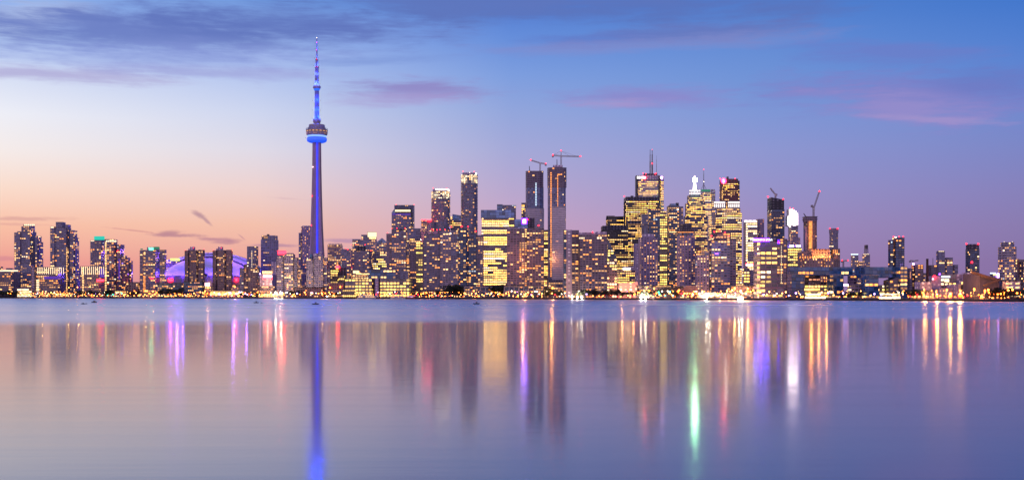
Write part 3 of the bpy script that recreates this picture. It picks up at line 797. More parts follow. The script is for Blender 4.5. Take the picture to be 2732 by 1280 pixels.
B(AT, 'slim lilac tower with a curved pale top partly behind the spire tower', TW, 'punch', 814, 760).v(803, 836, 604, p=.28, k='round', t=24).v(797, 804, 621, part='wing', st='slate', d=2, p=.1).v(806, 834, 602, yb=606, part='crown', st='blank', k='round', t=20, d=2).v(797, 822, 700, part='podium', p=.4, d=-60, st='condo')

# ======================================================= the great spire tower
def spire_tower():
    D = 2400; cx = X(845.3, D)
    t = thing('observation_tower', 'very tall slender concrete tower with a ringed pod, needle antenna and blue light strip', 'tower', (cx, D, LAND))
    zz = lambda py: Z(py, D) - LAND; k = D / FPX
    conc = plain('tower_concrete', (.50, .37, .36), .85, 0, .12, .05)
    prof = [(0, 27), (25, 23), (60, 19.2), (100, 15.8), (150, 13.0), (210, 10.9), (270, 9.4), (zz(368), 8.6)]
    def ring(z, L):
        w = 2.9 + L * .035; rn = 4.4 + L * .07; pts = []
        for q in range(3):
            a = R(-142 + 120 * q); d = Vector((math.cos(a), math.sin(a))); n_ = Vector((-d.y, d.x))
            pts += [tuple(d * L - n_ * w), tuple(d * L + n_ * w)]
            for da in (42, 78):
                c = a + R(da); pts.append((rn * 1.12 * math.cos(c), rn * 1.12 * math.sin(c)))
        return [p + (z,) for p in pts]
    b = MB(); fine = []
    for (z0, l0), (z1, l1) in zip(prof, prof[1:]):
        for s in range(4): fine.append((z0 + (z1 - z0) * s / 4, l0 + (l1 - l0) * s / 4))
    fine.append(prof[-1]); rings = [ring(*p) for p in fine]
    for ra, rb in zip(rings, rings[1:]):
        for i in range(len(ra)):
            j = (i + 1) % len(ra); b.face([ra[i], ra[j], rb[j], rb[i]])
    b.face(rings[-1]); b.build('shaft', conc, t)
    s = MB(); a = R(-74)                                             # glass lift shaft, lit blue
    for (z0, l0), (z1, l1) in zip(prof, prof[1:]):
        p = []
        for z, L in ((z0, l0), (z1, l1)):
            rn = (4.4 + L * .07) * 1.12 + 1.6
            p.append((rn * math.cos(a), rn * math.sin(a), max(z, 20)))
        s.beam(p[0], p[1], 1.3)
    s.build('light_strip', BLUELED, t)
    def lathe(name, prof_px, mats, n=32, parts=None):
        m = MB(); m.lathe([(r * k, zz(y)) for r, y in prof_px], n, 0); return m.build(name, mats, t)
    lathe('radome', [(11, 381), (20, 380.5), (25, 378), (26.8, 373.5), (26.5, 369.5), (24.5, 367), (20, 366.5)], [radome_mat()])
    lathe('light_ring', [(20, 366.5), (24.5, 366), (26, 363), (24, 362.6)], [PODRING])
    pod = plain('pod_cladding', (.42, .34, .38), .5, .2, .1)
    lathe('observation_pod', [(24, 362.6), (27, 360.5), (28.6, 355), (28.6, 352.6), (28.2, 352.4), (28.2, 350.2), (28.8, 350), (28.8, 347), (26, 346.5), (24.5, 346)], [pod])
    m = MB(); m.lathe([(28.35 * k, zz(352.5)), (28.35 * k, zz(350.1))], 32, 0)
    for q in range(40):                                              # lit panes of the pod
        aa = R(-168 + 156 * q / 39)
        if (q * 7) % 5 in (0, 3): continue
        c, s_ = math.cos(aa), math.sin(aa); rr = 28.75 * k; w = .9
        for y0, y1 in ((350.4, 352.3),) if q % 3 else ((350.4, 352.3), (357, 358.4)):
            m.face([(rr * c + s_ * w, rr * s_ - c * w, zz(y1)), (rr * c - s_ * w, rr * s_ + c * w, zz(y1)), (rr * c - s_ * w, rr * s_ + c * w, zz(y0)), (rr * c + s_ * w, rr * s_ - c * w, zz(y0))], 1)
    m.build('pod_windows', [DARK, GL['warm']], t)
    lathe('pod_roof', [(24.5, 346), (23.5, 341.5), (21.5, 340.5), (21.2, 334.5), (20.6, 333.5), (10, 333)], [pod])
    for q in range(24):
        pass
    rl = MB()
    for q in range(28):
        a0, a1 = 2 * math.pi * q / 28, 2 * math.pi * (q + 1) / 28; r = 28.2 * k; z0 = zz(346.6)
        p0, p1 = (r * math.cos(a0), r * math.sin(a0)), (r * math.cos(a1), r * math.sin(a1))
        rl.beam(p0 + (z0,), p0 + (z0 + 2.6,), .35); rl.beam(p0 + (z0 + 2.6,), p1 + (z0 + 2.6,), .35)
    rl.build('railing', STEEL, t)
    lathe('neck', [(8.5, 333.5), (8.5, 328), (10.2, 326), (10.2, 319), (9.6, 318), (6.4, 317.5)], [pod])
    up = plain('upper_shaft_bluelit_steel', (.24, .25, .44), .5, .2, .1)  # grey-white steel, with the blue of the floodlighting tinted into its colour
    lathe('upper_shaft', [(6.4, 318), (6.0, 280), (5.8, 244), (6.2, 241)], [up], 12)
    lathe('sky_pod', [(5.8, 243), (7.5, 240.5), (8.5, 237.5)], [BLUERING])
    lathe('sky_pod_deck', [(8.5, 237.5), (10.4, 235), (10.4, 232), (8.5, 229), (6, 227), (5, 226)], [pod])
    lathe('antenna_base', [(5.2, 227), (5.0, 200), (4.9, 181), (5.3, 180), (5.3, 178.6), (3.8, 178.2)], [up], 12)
    lathe('antenna_collar', [(5.6, 181.2), (5.6, 178.6), (5.1, 178.4)], [REDBRICK], 14)
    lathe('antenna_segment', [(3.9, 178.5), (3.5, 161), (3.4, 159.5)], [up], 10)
    lathe('antenna_collar', [(4.1, 161), (4.1, 158.6), (3.2, 158.3)], [REDBRICK], 14)
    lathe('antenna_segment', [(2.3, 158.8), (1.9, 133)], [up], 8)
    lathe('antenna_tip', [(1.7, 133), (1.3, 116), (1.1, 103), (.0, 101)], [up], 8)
    for py, dx, mt in ((114, 0, RED), (134, -.6, RED), (159, 0, RED), (180, 2, RED), (180, -2, RED), (101.5, 0, WHITE)):
        m = MB(); m.ball((dx * k, -4.5 * k if py > 140 else -2 * k, zz(py)), .55, 0, 6); m.build('beacon', mt, t)
    for py, px in ((447, 837), (524, 835), (601.5, 833)):
        m = MB(); x = (px - 845.3) * k; m.ball((x, -11, zz(py)), .95 if py > 500 else 1.3, 0, 6); m.beam((x, -11, zz(py)), (x, -4, zz(py)), .5, 1); m.build('beacon', [RED if py > 500 else PINKW, STEEL], t)
    # blue floodlights on the pod roof, sky pod and antenna base wash the upper shaft
    def flood(px_r, py, n, watt, h=1.0, colr=(.01, .07, 1.0)):
        for q in range(n):
            aa = R(-90 - 60 + 120 * q / max(1, n - 1)); x, y = px_r * k * math.cos(aa), px_r * k * math.sin(aa)
            m = MB(); m.box(x - .5, x + .5, y - .5, y + .5, zz(py), zz(py) + .9); m.build('floodlight', DARK, t)
            L = bpy.data.lights.new('blue_light', 'POINT'); L.energy = watt; L.color = colr; L.shadow_soft_size = .5
            o = bpy.data.objects.new('blue_light', L); COL.objects.link(o); o.parent = t; o.location = (x * 1.05, y * 1.05, zz(py) + h + 1.2)
    flood(13, 318, 3, FLOOD_W, 4); flood(12, 296, 3, FLOOD_W * .8); flood(12, 270, 3, FLOOD_W * .7)
    flood(10, 226, 3, FLOOD_W * .7, 1, (.06, .12, 1)); flood(9, 200, 3, FLOOD_W * .3, 1, (.06, .1, 1)); flood(8, 177, 2, FLOOD_W * .5, 1, (.08, .16, 1)); flood(6, 157, 2, FLOOD_W * .35, 1, (.08, .16, 1))
    flood(31, 371, 5, FLOOD_W * .10, -2, (.08, .16, 1)); flood(5, 131, 2, FLOOD_W * .25, 1, (.05, .1, 1)); flood(4.5, 117, 2, FLOOD_W * .15, 1, (.05, .1, 1))
    OCC.append((D, 836, 856, 380, 9999))
def radome_mat():
    m, g, b = bsdf('blue_lit_radome')
    b.inputs['Base Color'].default_value = (.14, .15, .22, 1)
    tc = g.new('ShaderNodeTexCoord'); sp = g.new('ShaderNodeSeparateXYZ'); g.l.new(tc.outputs['Object'], sp.inputs[0])
    a = g.m('MULTIPLY', g.m('ARCTAN2', sp.outputs[0], sp.outputs[1]), 36 / (2 * math.pi))
    seam = g.lin(g.m('ABSOLUTE', g.m('SUBTRACT', g.m('FRACT', a), .5)), .3, .5, 1.0, .45)
    b.inputs['Emission Color'].default_value = (.008, .10, 1, 1)
    g.l.new(g.m('MULTIPLY', seam, 1.05), b.inputs['Emission Strength'])
    return m
FLOOD_W = 17000
spire_tower()

# ======================================================= between the spire tower and the ice towers
B(OT, 'lilac office tower with a crenellated top right of the spire tower', OF, 'office', 894, 420).v(874, 914, 653, p=.36, st='rose', pal='home').strip(876, 913, 649.5, 654, 9, GREYMETAL, frac=.6, name='roof_fin', d=.2)
B(OT, 'plain slate tower with a red beacon between two lilac towers', OF, 'slate', 926, 380).v(912, 940, 664, p=.25).beacon([(922, 663), (928, 665)])
B(OT, 'stepped blue block carrying a bright cream glass lantern box', OF, 'slate', 973, 480).v(958, 1006, 640, p=.25).v(940, 962, 638, part='wing', d=3, p=.25).v(964, 983, 626, yb=641, part='roof_block', t=16, d=4, p=.25).v(980, 1005, 618.5, yb=640, part='lantern', t=16, d=1, st='shed', p=0).panel(981, 1004.5, 619.5, 632, LANTERN, name='lantern_glass', d=.6).panel(985, 1003, 633, 637, GL['cream'], name='window', d=.5)
B(AT, 'balconied apartment tower with a dark roof block and red beacons, before the lantern box', TW, 'condo', 965, 230).v(936, 994, 668, p=.2, k='round', t=34, sl=5).v(948, 976, 656.5, yb=669, part='roof_block', st='darkblank', t=16, d=6).beacon([(937, 653), (950, 652), (974, 652.5), (990, 668)], r=.8).v(925, 940, 700, part='wing', d=5, p=.35)
B(OT, 'low office block of yellow lit bands with a red sign on its roof', OF, 'gold', 890, 190).v(877, 904, 714, p=.8, pal='lime').panel(896, 906, 709, 715.5, REDSIGN).v(903, 923, 714, part='wing', st='darkblank', d=2).v(903, 921, 735, part='wing', d=-2, p=.4)
B(LB, 'plain violet brown shed between the gridded block and the yellow lit terminal', BL, 'blank', 900, 90).v(879, 922, 754, part='wall', st='brown', p=0).beacon([(880, 767), (908, 765)], ORANGEL, r=1.2, d=-3, pole=0).v(878, 915, 773, d=-14, st='pale', part='canopy', t=10, p=0)
B('terminal_building', 'long low warehouse terminal with a grid of yellow lit windows', BL, 'terminal', 1010, 40).v(920, 1001, 744, part='wall', p=.85, t=40).v(1000, 1014, 742.5, part='stair_core', st='blank', d=-2, t=20).v(1013, 1099, 743.5, part='wall', p=.88, t=40).v(914, 950, 772, part='pavilion', st='gold', d=-16, t=14, p=.95)\
  .v(982, 1060, 720, yb=744, part='upper_floors', st='glass', d=14, t=24, p=.22).v(1012, 1092, 722, yb=744, part='upper_floors', st='slate', d=22, t=20, p=.25).panel(950, 985, 729, 731.5, PINKW if False else GL['cream'], name='lit_terrace', d=10).v(940, 990, 733, yb=745, part='upper_floors', st='shed', d=16, p=.6)\
  .panel(942, 958, 722, 729, GL['cream'], name='window', d=14)
B(OT, 'block dotted with bright square windows under a dark peaked blue roof', OF, 'loft', 1012, 320).v(994, 1032, 671, p=.6).v(1005, 1032, 648, yb=672, part='tower', d=6, st='slate', p=.35).v(1005, 1020, 646, yt2=635, yb=650, part='roof', st='blueblank', d=8, t=14).v(1019, 1032, 635, yt2=645, yb=650, part='roof', st='blueblank', d=8, t=14)
B(AT, 'apartment tower with a rosy balcony side and red beacons on top, behind the terminal', TW, 'condo', 1062, 220).v(1031, 1047, 623, st='rose', p=.25, part='wing').v(1045, 1086, 614, p=.28, d=-3).v(1084, 1093, 641, part='setback', d=4, p=.3).v(1060, 1082, 610, yb=615, part='roof_block', st='darkblank', t=12, d=5).beacon([(1045, 610), (1059, 608.5), (1081, 609), (1034, 621)], r=.8)
B(OT, 'dark glass tower with a slanting shoulder and a lit lantern slot', OF, 'navy', 1076, 620).v(1052, 1106, 547, p=.05, t=24, d=3).v(1045, 1099, 568, part='tower', p=.20, st='slate', t=26, d=-4).v(1045, 1057, 567, yt2=554, yb=570, part='shoulder', st='blueblank', t=20, d=-3).v(1056, 1098, 555, yb=569, part='lantern', st='darkblank', t=20, d=-3).panel(1054, 1095, 559.5, 564.5, LANTERN, name='lantern_glass', d=-4.6).panel(1047, 1095, 570, 573, VIOLETDIM, name='violet_band', d=-4.6).beacon([(1057, 546), (1105, 546), (1046, 610), (1060, 610)], r=.9)
B(OT, 'dark lilac office block with a bright lower row, beside the pink lit tower', OF, 'slate', 1104, 430).v(1084, 1124, 613, p=.15).v(1086, 1123, 609, yb=614, part='roof_fin', st='slate', t=12, d=5, p=0).v(1088, 1123, 636, part='wing', d=-8, st='office', p=.6)
B(AT, 'two toned building with stacked lime lit windows in the middle', TW, 'condo', 1112, 180).v(1094, 1112, 645, p=.15, st='mauve').v(1110, 1129, 646, part='wing', st='gold', p=.55, d=-2, pal='lime')
B(OT, 'narrow tower with a salmon pink lit face and a red roof edge', OF, 'rose', 1138, 520).v(1124, 1140, 588, part='tower', p=.55, pal='rose').v(1138, 1152, 588, part='wing', st='slate', p=.2, d=2).panel(1124, 1151, 586.5, 588.5, REDSIGN, name='red_edge', t=8).beacon([(1126, 585), (1134, 585), (1150, 586)], r=.9).lamp(1132, 640, (1, .35, .3), 20000, d=-20)
def ice(px0, px1, top, ring0, ring1, body, lab, row, disc):
    b = B(AT, lab, TW, 'ice', (px0 + px1) / 2, row, group=None)
    b.v(px0, px1, ring1, k='round', t=34, sl=3.2, p=.14)
    b.v(px0, px1, ring0, yb=ring1, k='round', t=34, sl=3.2, p=.55, pal='white', part='crown', st='ice')
    b.v(px0 + 3, px1 - 4, top + 2, yb=top + 8, k='round', t=28, d=3, part='roof_disc', st='blank')
    b.v(px0 + 8, px1 - 8, top + 6, yb=ring0 + 1, k='round', t=22, d=6, part='roof_drum', st='slate', p=.6, pal='white')
    b.strip(px0 + 1, px1 - 1, ring0 + 1, ring1 - 1, 13, CREAMSTRIP, d=.2, frac=.16, name='crown_fin')
    D = b.D; m = MB(); cx, _, z = b.loc((px0 + px1) / 2 - .5, top + 3); m.lathe([((px1 - px0 - 6) / 2 / FPX * D * 1.0, z - 1), ((px1 - px0 - 5) / 2 / FPX * D, z + .8)], 28, 0, cx, 17, smooth=False); b.child(m, 'disc_light', [WHITE if disc else CREAMSTRIP])
    b.beacon([(px0 + 5, top - .5), (px1 - 9, top)], r=.9, d=8)
    return b
ice(1151, 1200.5, 502, 511, 530, 615, 'shorter of two rounded glass towers with a bright white disc crown', 560, 1)
ice(1230, 1274, 458, 465, 489, 620, 'taller of two rounded glass towers with a bright white disc crown', 600, 1)
B(OT, 'office tower with a slanted blue top squeezed between the two disc crowned towers', OF, 'office', 1216, 700).v(1202, 1232, 588, p=.85).v(1207, 1232, 571, yt2=575, yb=589, part='slanted_top', st='blueblank', t=20).v(1201, 1208, 578, part='wing', st='slate', yb=600)
B(AT, 'wide balconied apartment tower with pink roof block before the shorter disc crowned tower', TW, 'rose', 1167, 110).v(1131, 1176, 624, p=.2, st='condo').v(1174, 1205, 622, part='wing', p=.22, d=-2, pal='home', st='pale').v(1129, 1142, 641, part='setback', d=3).v(1155, 1169, 616, yb=625, part='roof_block', st='blank', t=12, d=5).v(1172, 1200, 616, yb=623, part='roof_block', st='slate', t=12, d=6).beacon([(1152, 611), (1166, 613), (1174, 612.5), (1187, 612), (1156, 614)], r=.8)
B(AT, 'dark navy glass apartment tower crowned with red beacons', TW, 'navy', 1245, 90).v(1221, 1252, 609, p=.28, k='round', t=28, sl=4, d=-4).v(1203, 1223, 614, part='wing', p=.4, st='slate', d=0).v(1250, 1271, 620, part='wing', p=.28, d=0).v(1269, 1288, 627, part='wing', p=.35, st='condo', d=4).beacon([(1230, 603), (1233, 604), (1249, 604.5), (1269, 617), (1204, 605)], r=1.1).beacon([(1202, 623)], WHITE, r=1.0)
B(OT, 'brightly lit office tower with yellow floors under a blank blue parapet', OF, 'bright', 1325, 360).v(1285, 1358, 581, p=.95, t=30, d=2).v(1283, 1372, 560, yb=582, part='parapet', st='blueblank', t=34).v(1357, 1371, 581, part='wing', d=6, p=.9, t=24, yb=690).v(1284, 1291, 620, part='wing', st='white', p=.95, d=0, t=20)
B(OT, 'dark roof blocks of an office tower behind the blue parapet', OF, 'slate', 1350, 800).v(1326, 1341, 545, st='blueblank', part='stair_core').v(1340, 1376, 547, p=.3, d=4).beacon([(1342, 560)], WHITE, r=1)
B(AT, 'apartment block with rosy lit balconies and pale roof line, left of the taller construction tower', TW, 'mauve', 1402, 50).v(1353, 1386, 611, p=.18, st='rose', pal='orange').v(1384, 1407, 610, part='wing', d=2, p=.6, pal='orange', st='rose').v(1405, 1451, 608, part='wing', d=-3, p=.3).v(1352, 1404, 607.5, yb=611, part='roof_line', st='blank', t=20, d=2).beacon([(1437, 601.5)], r=1.3).lamp(1394, 690, (1, .32, .14), 12000, d=-25)
B(OT, 'blank blue block with a glowing white square sign', OF, 'blueblank', 1398, 330).v(1373, 1408, 585, t=24).v(1407, 1426, 581, part='wing', d=3, st='darkblank').panel(1395, 1403, 585, 595.5, LILACL, label='glowing white square sign').panel(1391.5, 1406.5, 582.5, 597.5, VIOLETDEEP, name='sign_back', d=-.2, t=.15).beacon([(1406, 584), (1409, 586)], r=.9)
B(OT, 'narrow dark tower with a few yellow windows left of the shorter construction tower', OF, 'office', 1398, 860).v(1391, 1404, 541, p=.45)
def spine(b, x, y0, y1, n, w=2.6, mat=None, d=-1.6):
    for i in range(n):
        y = y0 + (y1 - y0) * i / n; b.panel(x - w / 2, x + w / 2, y, y + (y1 - y0) / n * .55, mat or CREAMSTRIP, name='work_light', d=d, t=.3)
b = B('unfinished_tower', 'shorter unfinished tower with bare upper floors and a flat top crane', 'tower', 'frame', 1426, 460)
b.v(1403, 1450, 500, p=.02, k='round', t=32, sl=5, st='curtain').v(1404, 1448.5, 456, yb=501, k='round', t=30, sl=5, part='bare_frame', st='frame', d=.5, p=.03).v(1403, 1450, 556, part='lower_tower', k='round', t=33, sl=5, st='stripe', d=-.6, p=.04)
spine(b, 1430, 488, 550, 14, 2.0, ICEWHITE)
b = B('unfinished_tower', 'taller unfinished tower with striped lower floors and an orange lit hoist line', 'tower', 'frame', 1486, 420)
b.v(1462, 1509, 500, p=.02, k='round', t=32, sl=5, st='curtain').v(1462, 1510, 447, yb=501, k='round', t=32, sl=5, part='bare_frame', st='frame', p=.08, pal='orange').v(1475, 1501, 440.5, yb=448, part='roof_core', st='blank', t=16, d=8).v(1472, 1508, 552, part='lower_tower', st='stripe', d=-1.5, p=.03, t=20)
spine(b, 1488, 468, 556, 20, 1.8, GL['amber']); spine(b, 1470, 460, 740, 58, 2.6, GL['amber'], d=-1.8)
b.v(1461, 1502, 746, part='podium', d=-60, st='shed', p=.75, t=40, pal='home').lamp(1470, 690, (1, .35, .1), 9000, d=-12)
B(OT, 'yellow lit office block seen between the mauve block and the taller construction tower', OF, 'gold', 1457, 640).v(1446, 1464, 613, p=.92, pal='desk')
B(AT, 'slab block with one blank concrete wall flanked by windows', TW, 'mauve', 1523, 50).v(1503, 1512, 614, p=.2, part='wing', st='navy').v(1510, 1526, 613, st='blank', d=-3, part='blank_wall').v(1524, 1544, 614, part='wing', p=.4, st='mauve')
B(AT, 'wide dark apartment block full of orange windows with a flat roof', TW, 'mauve', 1582, 60).v(1543, 1620, 626, p=.36).v(1543, 1592, 620, yb=627, part='roof_block', st='blank', t=20, d=3).v(1588, 1619, 618, yb=627, part='roof_block', st='blank', t=20, d=1).beacon([(1581, 619)], r=1.0).strip(1545, 1560, 633, 637, 4, CREAMSTRIP, frac=.6).strip(1592, 1606, 632, 637, 2, CREAMSTRIP, frac=.7)
B(OT, 'dark glass building with a steep sloping left shoulder', OF, 'navy', 1632, 120).v(1617, 1646, 634, yt2=690, part='tower', p=.45, pal='green', t=24).v(1617, 1646, 690, part='wing', st='loft', d=-2, p=.55, pal='green')
# ======================================================= the financial core
B(OT, 'black office slab with warm rows, lower left of the tallest black tower', OF, 'black', 1640, 900).v(1617, 1666, 577, p=0, t=40).v(1617, 1665, 586, part='tower', d=-2, p=.75).v(1617, 1640, 575.5, yb=578, part='roof_block', st='darkblank', d=5)
B(OT, 'wide low black office tower with a dark blank top band', OF, 'black', 1640, 700).v(1603, 1676, 614, p=.6, t=40).v(1603, 1676, 602, yb=615, st='darkblank', part='blank_band', t=40).v(1603, 1676, 700, part='lower_tower', d=-1, p=.85)
B(OT, 'tallest of the black office towers with long warm rows', OF, 'black', 1710, 860).v(1664, 1758, 536, p=.78, t=45).v(1664, 1758, 525, yb=537, part='blank_band', st='darkblank', t=45).v(1664, 1757, 588, yb=598, part='plant_band', st='darkblank', d=-.6, t=45).v(1682, 1690, 522, yb=526, part='roof_block', st='darkblank', t=10, d=10).beacon([(1665, 524), (1666, 523)])
b = B(OT, 'tall white clad office tower with twin antennas and a lit logo at its top left', OF, 'marble', 1732, 1250)
b.v(1698, 1760, 479, p=.82, t=40).v(1757, 1770.5, 470, part='side_wing', st='marble', d=3, t=40, p=.75).v(1698, 1760, 467.5, yb=480, part='blank_band', st='blank', t=40).v(1715, 1754, 463, yb=468, part='roof_block', st='darkblank', t=26, d=8).v(1697, 1702, 468, part='corner_pier', st='darkblank', d=-1, t=20).v(1756.5, 1760.5, 468, part='corner_pier', st='darkblank', d=-1, t=20)
b.text('BMO', 1709.5, 474, 7.0, LETTER, bold=.02, d=-1.2)
m = MB(); x, y, z = b.loc(1720, 473.6, -1.6); m.lathe([(0, 0), (3.1, 0), (3.1, .5), (0, .5)], 20, 0, smooth=False)
o = b.child(m, 'roundel', [glow('red_roundel', (1, .02, .05), 22)]); o.location = (x, y, z); o.rotation_euler = (R(90), 0, 0)
m = MB()
for q in (-1, 1):
    m.beam((x + q * 1.6, y - .8, z - 1.2), (x + q * 1.6, y - .8, z + 1.2), .6); m.beam((x + q * 1.6, y - .8, z + 1.1), (x, y - .8, z - .1), .6)
m.beam((x - 2.0, y - .8, z - 1.7), (x + 2.0, y - .8, z - 1.7), .6)
b.child(m, 'roundel_emblem', [WHITE])
b.panel(1763, 1768, 471, 477, LILACL, d=1.0).antenna(1734.5, 399, 464, 2.4, red=0).antenna(1740, 399.5, 464, 3.2, red=1).antenna(1751.5, 415, 464, .9, red=0).beacon([(1740, 436)], r=1.8, d=5, pole=0).beacon([(1716, 462), (1750, 462), (1748, 464), (1723, 464)], r=1.3, d=-1)
B(OT, 'dark blue stepped glass tower in front of the black towers', OF, 'navy', 1735, 480).v(1727, 1761, 557, p=.3).v(1711, 1729, 571, part='wing', d=-2, p=.1, st='ice').v(1711, 1760, 640, part='lower_tower', d=-3, p=.3)
B(OT, 'narrow yellow lit office tower wedged beside the dark blue stepped tower', OF, 'gold', 1770, 560).v(1758, 1780, 571, p=.9).v(1760, 1778, 563, yb=573, part='upper_tower', st='office', p=.7, d=3)
B(AT, 'plain grey apartment tower with small warm windows and a blank top', TW, 'punch', 1729, 330).v(1703, 1755, 634, p=.36, t=34).v(1712, 1746, 624, yb=635, part='roof_block', st='blank', t=20, d=5).v(1697, 1704, 655, part='corner_pier', st='blank', d=4)
B(LB, 'low office block with four round white lights on its front', BL, 'office', 1674, 560).v(1644, 1704, 714, p=.85, t=40).v(1660, 1704, 711, yb=722, part='sign_wall', st='blank', d=-1, t=20, yt2=711).v(1690, 1704, 650, part='corner_pier', st='blank', d=8)
for i in range(4): BLD[-1].beacon([(1663.5 + 5.3 * i, 717)], WHITE, r=1.7, d=-1.8, name='round_light', pole=0)
B('terminal_building', 'orange lit plain shed with a curved end above the shore trees', BL, 'blank', 1675, 150).v(1644, 1702, 754, part='wall', t=30, st='blank').v(1690, 1702, 753, yt2=750, part='curved_end', d=-3, st='blank').lamp(1660, 772, (1, .35, .12), 24000, d=-14).lamp(1690, 772, (1, .35, .12), 18000, d=-14)
B(AT, 'tall dark blue apartment tower with a ragged roof left of the bright spire', TW, 'navy', 1800, 640).v(1779, 1812, 548, p=.3, t=30).v(1810, 1823, 551, part='wing', d=3, p=.15, st='slate').v(1786, 1806, 543, yb=549, part='roof_block', st='blueblank', t=14, d=6).v(1804, 1811, 541, yb=549, part='roof_block', st='darkblank', t=10, d=6).beacon([(1808, 559)], WHITE, r=1.3, d=-2, pole=0)
b = B('hotel_tower', 'pale hotel tower with a dark revolving drum restaurant on top', 'hotel', 'punch', 1830, 130)
b.v(1804, 1856, 628, p=.30, t=34, k='oct', sl=.28).v(1806, 1853, 611, yb=619, k='round', t=36, sl=2, part='restaurant_drum', st='darkblank').v(1810, 1850, 619, yb=629, k='round', t=32, sl=2, part='drum_base', st='glass', d=1, p=.0).v(1814, 1846, 597, yb=612, k='round', t=28, sl=2, part='roof_drum', st='darkblank', d=4)
b.strip(1808, 1851, 618.5, 620, 1, GL['amber'], vertical=False, d=-1.2, frac=.8, name='rim_light')
b = B(OT, 'stepped office tower with a bright white lit crown and spire', OF, 'office', 1855, 960)
b.v(1822, 1889, 575, p=.85, t=40, d=0, k='oct', sl=.2).v(1826, 1884, 541, yb=576, part='setback', p=.85, t=36, d=3, k='oct', sl=.2).v(1832, 1876, 521, yb=542, part='setback', p=.75, t=30, d=6, k='oct', sl=.2)
b.v(1838, 1870, 506, yb=522, part='crown', st='blank', t=22, d=9, k='oct', sl=.2).strip(1839, 1869, 507, 511, 6, CROWNW, name='crown_light', d=8.4, frac=.75).strip(1838.5, 1869.5, 514.5, 518, 7, CROWNW, name='crown_light', d=8.4, frac=.75).v(1847, 1861, 498, yb=507, part='spire_base', st='blank', t=10, d=14, k='oct', sl=.2)
m = MB(); x, y, z0 = b.loc(1853.5, 507, 14); k_ = b.D / FPX
m.lathe([(5.2 * k_, z0), (4.0 * k_, z0 + 10 * k_), (3.0 * k_, z0 + 17 * k_), (2.8 * k_, z0 + 26 * k_)], 12, 0, x, y); b.child(m, 'spire', [TOWERWHITE])
m = MB(); m.lathe([(2.8 * k_, z0 + 22 * k_), (5.6 * k_, z0 + 23 * k_), (5.6 * k_, z0 + 31 * k_), (2.5 * k_, z0 + 33 * k_)], 12, 0, x, y); b.child(m, 'spire_lantern', [GREENWHITE])
m = MB(); m.lathe([(2.5 * k_, z0 + 33 * k_), (2.0 * k_, z0 + 37 * k_), (0, z0 + 39 * k_)], 10, 0, x, y); b.child(m, 'spire_tip', [PINKW])
b.lamp(1854, 511, (.5, 1, .7), 12000, d=-12)
b = B(OT, 'office tower with a pale green top band and a thin red tipped mast', OF, 'marble', 1889, 1150)
b.v(1870, 1898, 514, p=.9, pal='bright', t=36).v(1896, 1908, 508, part='side_wing', d=3, p=.8, t=30).v(1870, 1907, 505, yb=515, part='green_band', st='blank', t=34, d=1).panel(1870.5, 1895, 505.5, 511, GREENCROWN, name='green_light_band', d=.2).antenna(1877.5, 452, 506, 1.6)
m = MB(); x, y, z = b.loc(1877.5, 505, 8)
for q in (-1, 1): m.beam((x + q * 5.5, y, z - .5), (x, y, z + 11), .7)
b.child(m, 'mast_stay', [STEEL]); b.beacon([(1877.5, 485)], WHITE, r=.9, d=7, pole=0)
b = B(OT, 'dark red granite office tower with a glowing red round logo', OF, 'redgran', 1946, 1300)
b.v(1920, 1969, 489, p=.8, t=40).v(1920, 1969, 477, yb=490, part='blank_band', st='redgran', p=0, t=40).v(1966, 1973, 482, part='side_wing', d=6, t=30, p=.3, st='black').v(1938, 1944, 471, yb=478, part='roof_block', st='darkblank', t=8, d=10).beacon([(1921, 475.5), (1932, 476), (1961, 476.5)], r=1.2)
m = MB(); x, y, z = b.loc(1930.5, 483, -1.2); m.lathe([(0, 0), (6.2, 0), (6.2, .5), (0, .5)], 24, 0, smooth=False); o = b.child(m, 'round_logo', [glow('deep_red_logo', (1, .015, .07), 14.0)]); o.location = (x, y, z); o.rotation_euler = (R(90), 0, 0)
b.text('S', 1930.5, 483, 8.5, LETTER, d=-2.2, bold=.25)
b = B(OT, 'broad bright office tower with two white lit crown blocks before the dark red tower', OF, 'office', 1940, 760)
b.v(1901, 1982, 567, p=.92, t=42, k='oct', sl=.22, pal='bright').v(1908, 1978, 556, yb=568, part='setback', p=.85, t=36, d=4, k='oct', sl=.22)
b.v(1904, 1936, 537, yb=557, part='crown', st='white', t=24, d=7, p=0).v(1941, 1974, 536, yb=557, part='crown', st='white', t=24, d=7, p=0)
for x0, x1 in ((1904.5, 1935), (1942, 1974)):
    b.strip(x0, x1, 538, 541.5, 1, CROWNW, d=6.2, name='crown_light', frac=.98).strip(x0, x1, 544, 553, 6, CROWNW, d=6.2, name='crown_light', frac=.5)
b.v(1898, 1910, 600, part='wing', d=4, p=.9, t=30).lamp(1937, 560, (1, .9, .8), 5000, d=-14)
B(AT, 'apartment tower with a red lit curved roof edge before the bright crown blocks', TW, 'navy', 1925, 110).v(1890, 1948, 642, p=.4, st='slate').v(1944, 1963, 640, part='wing', d=4, p=.05, st='condo').v(1904, 1948, 622, yb=643, part='upper_tower', d=6, t=20, st='mauve', p=.25).strip(1893, 1946, 632, 635, 7, GL['peach'], d=3, frac=.5, name='roof_light').beacon([(1906, 618), (1920, 616), (1934, 620), (1945, 629), (1898, 629)], r=1.1).panel(1908, 1917, 675, 678, VIOLETL, name='blue_light', d=-1)
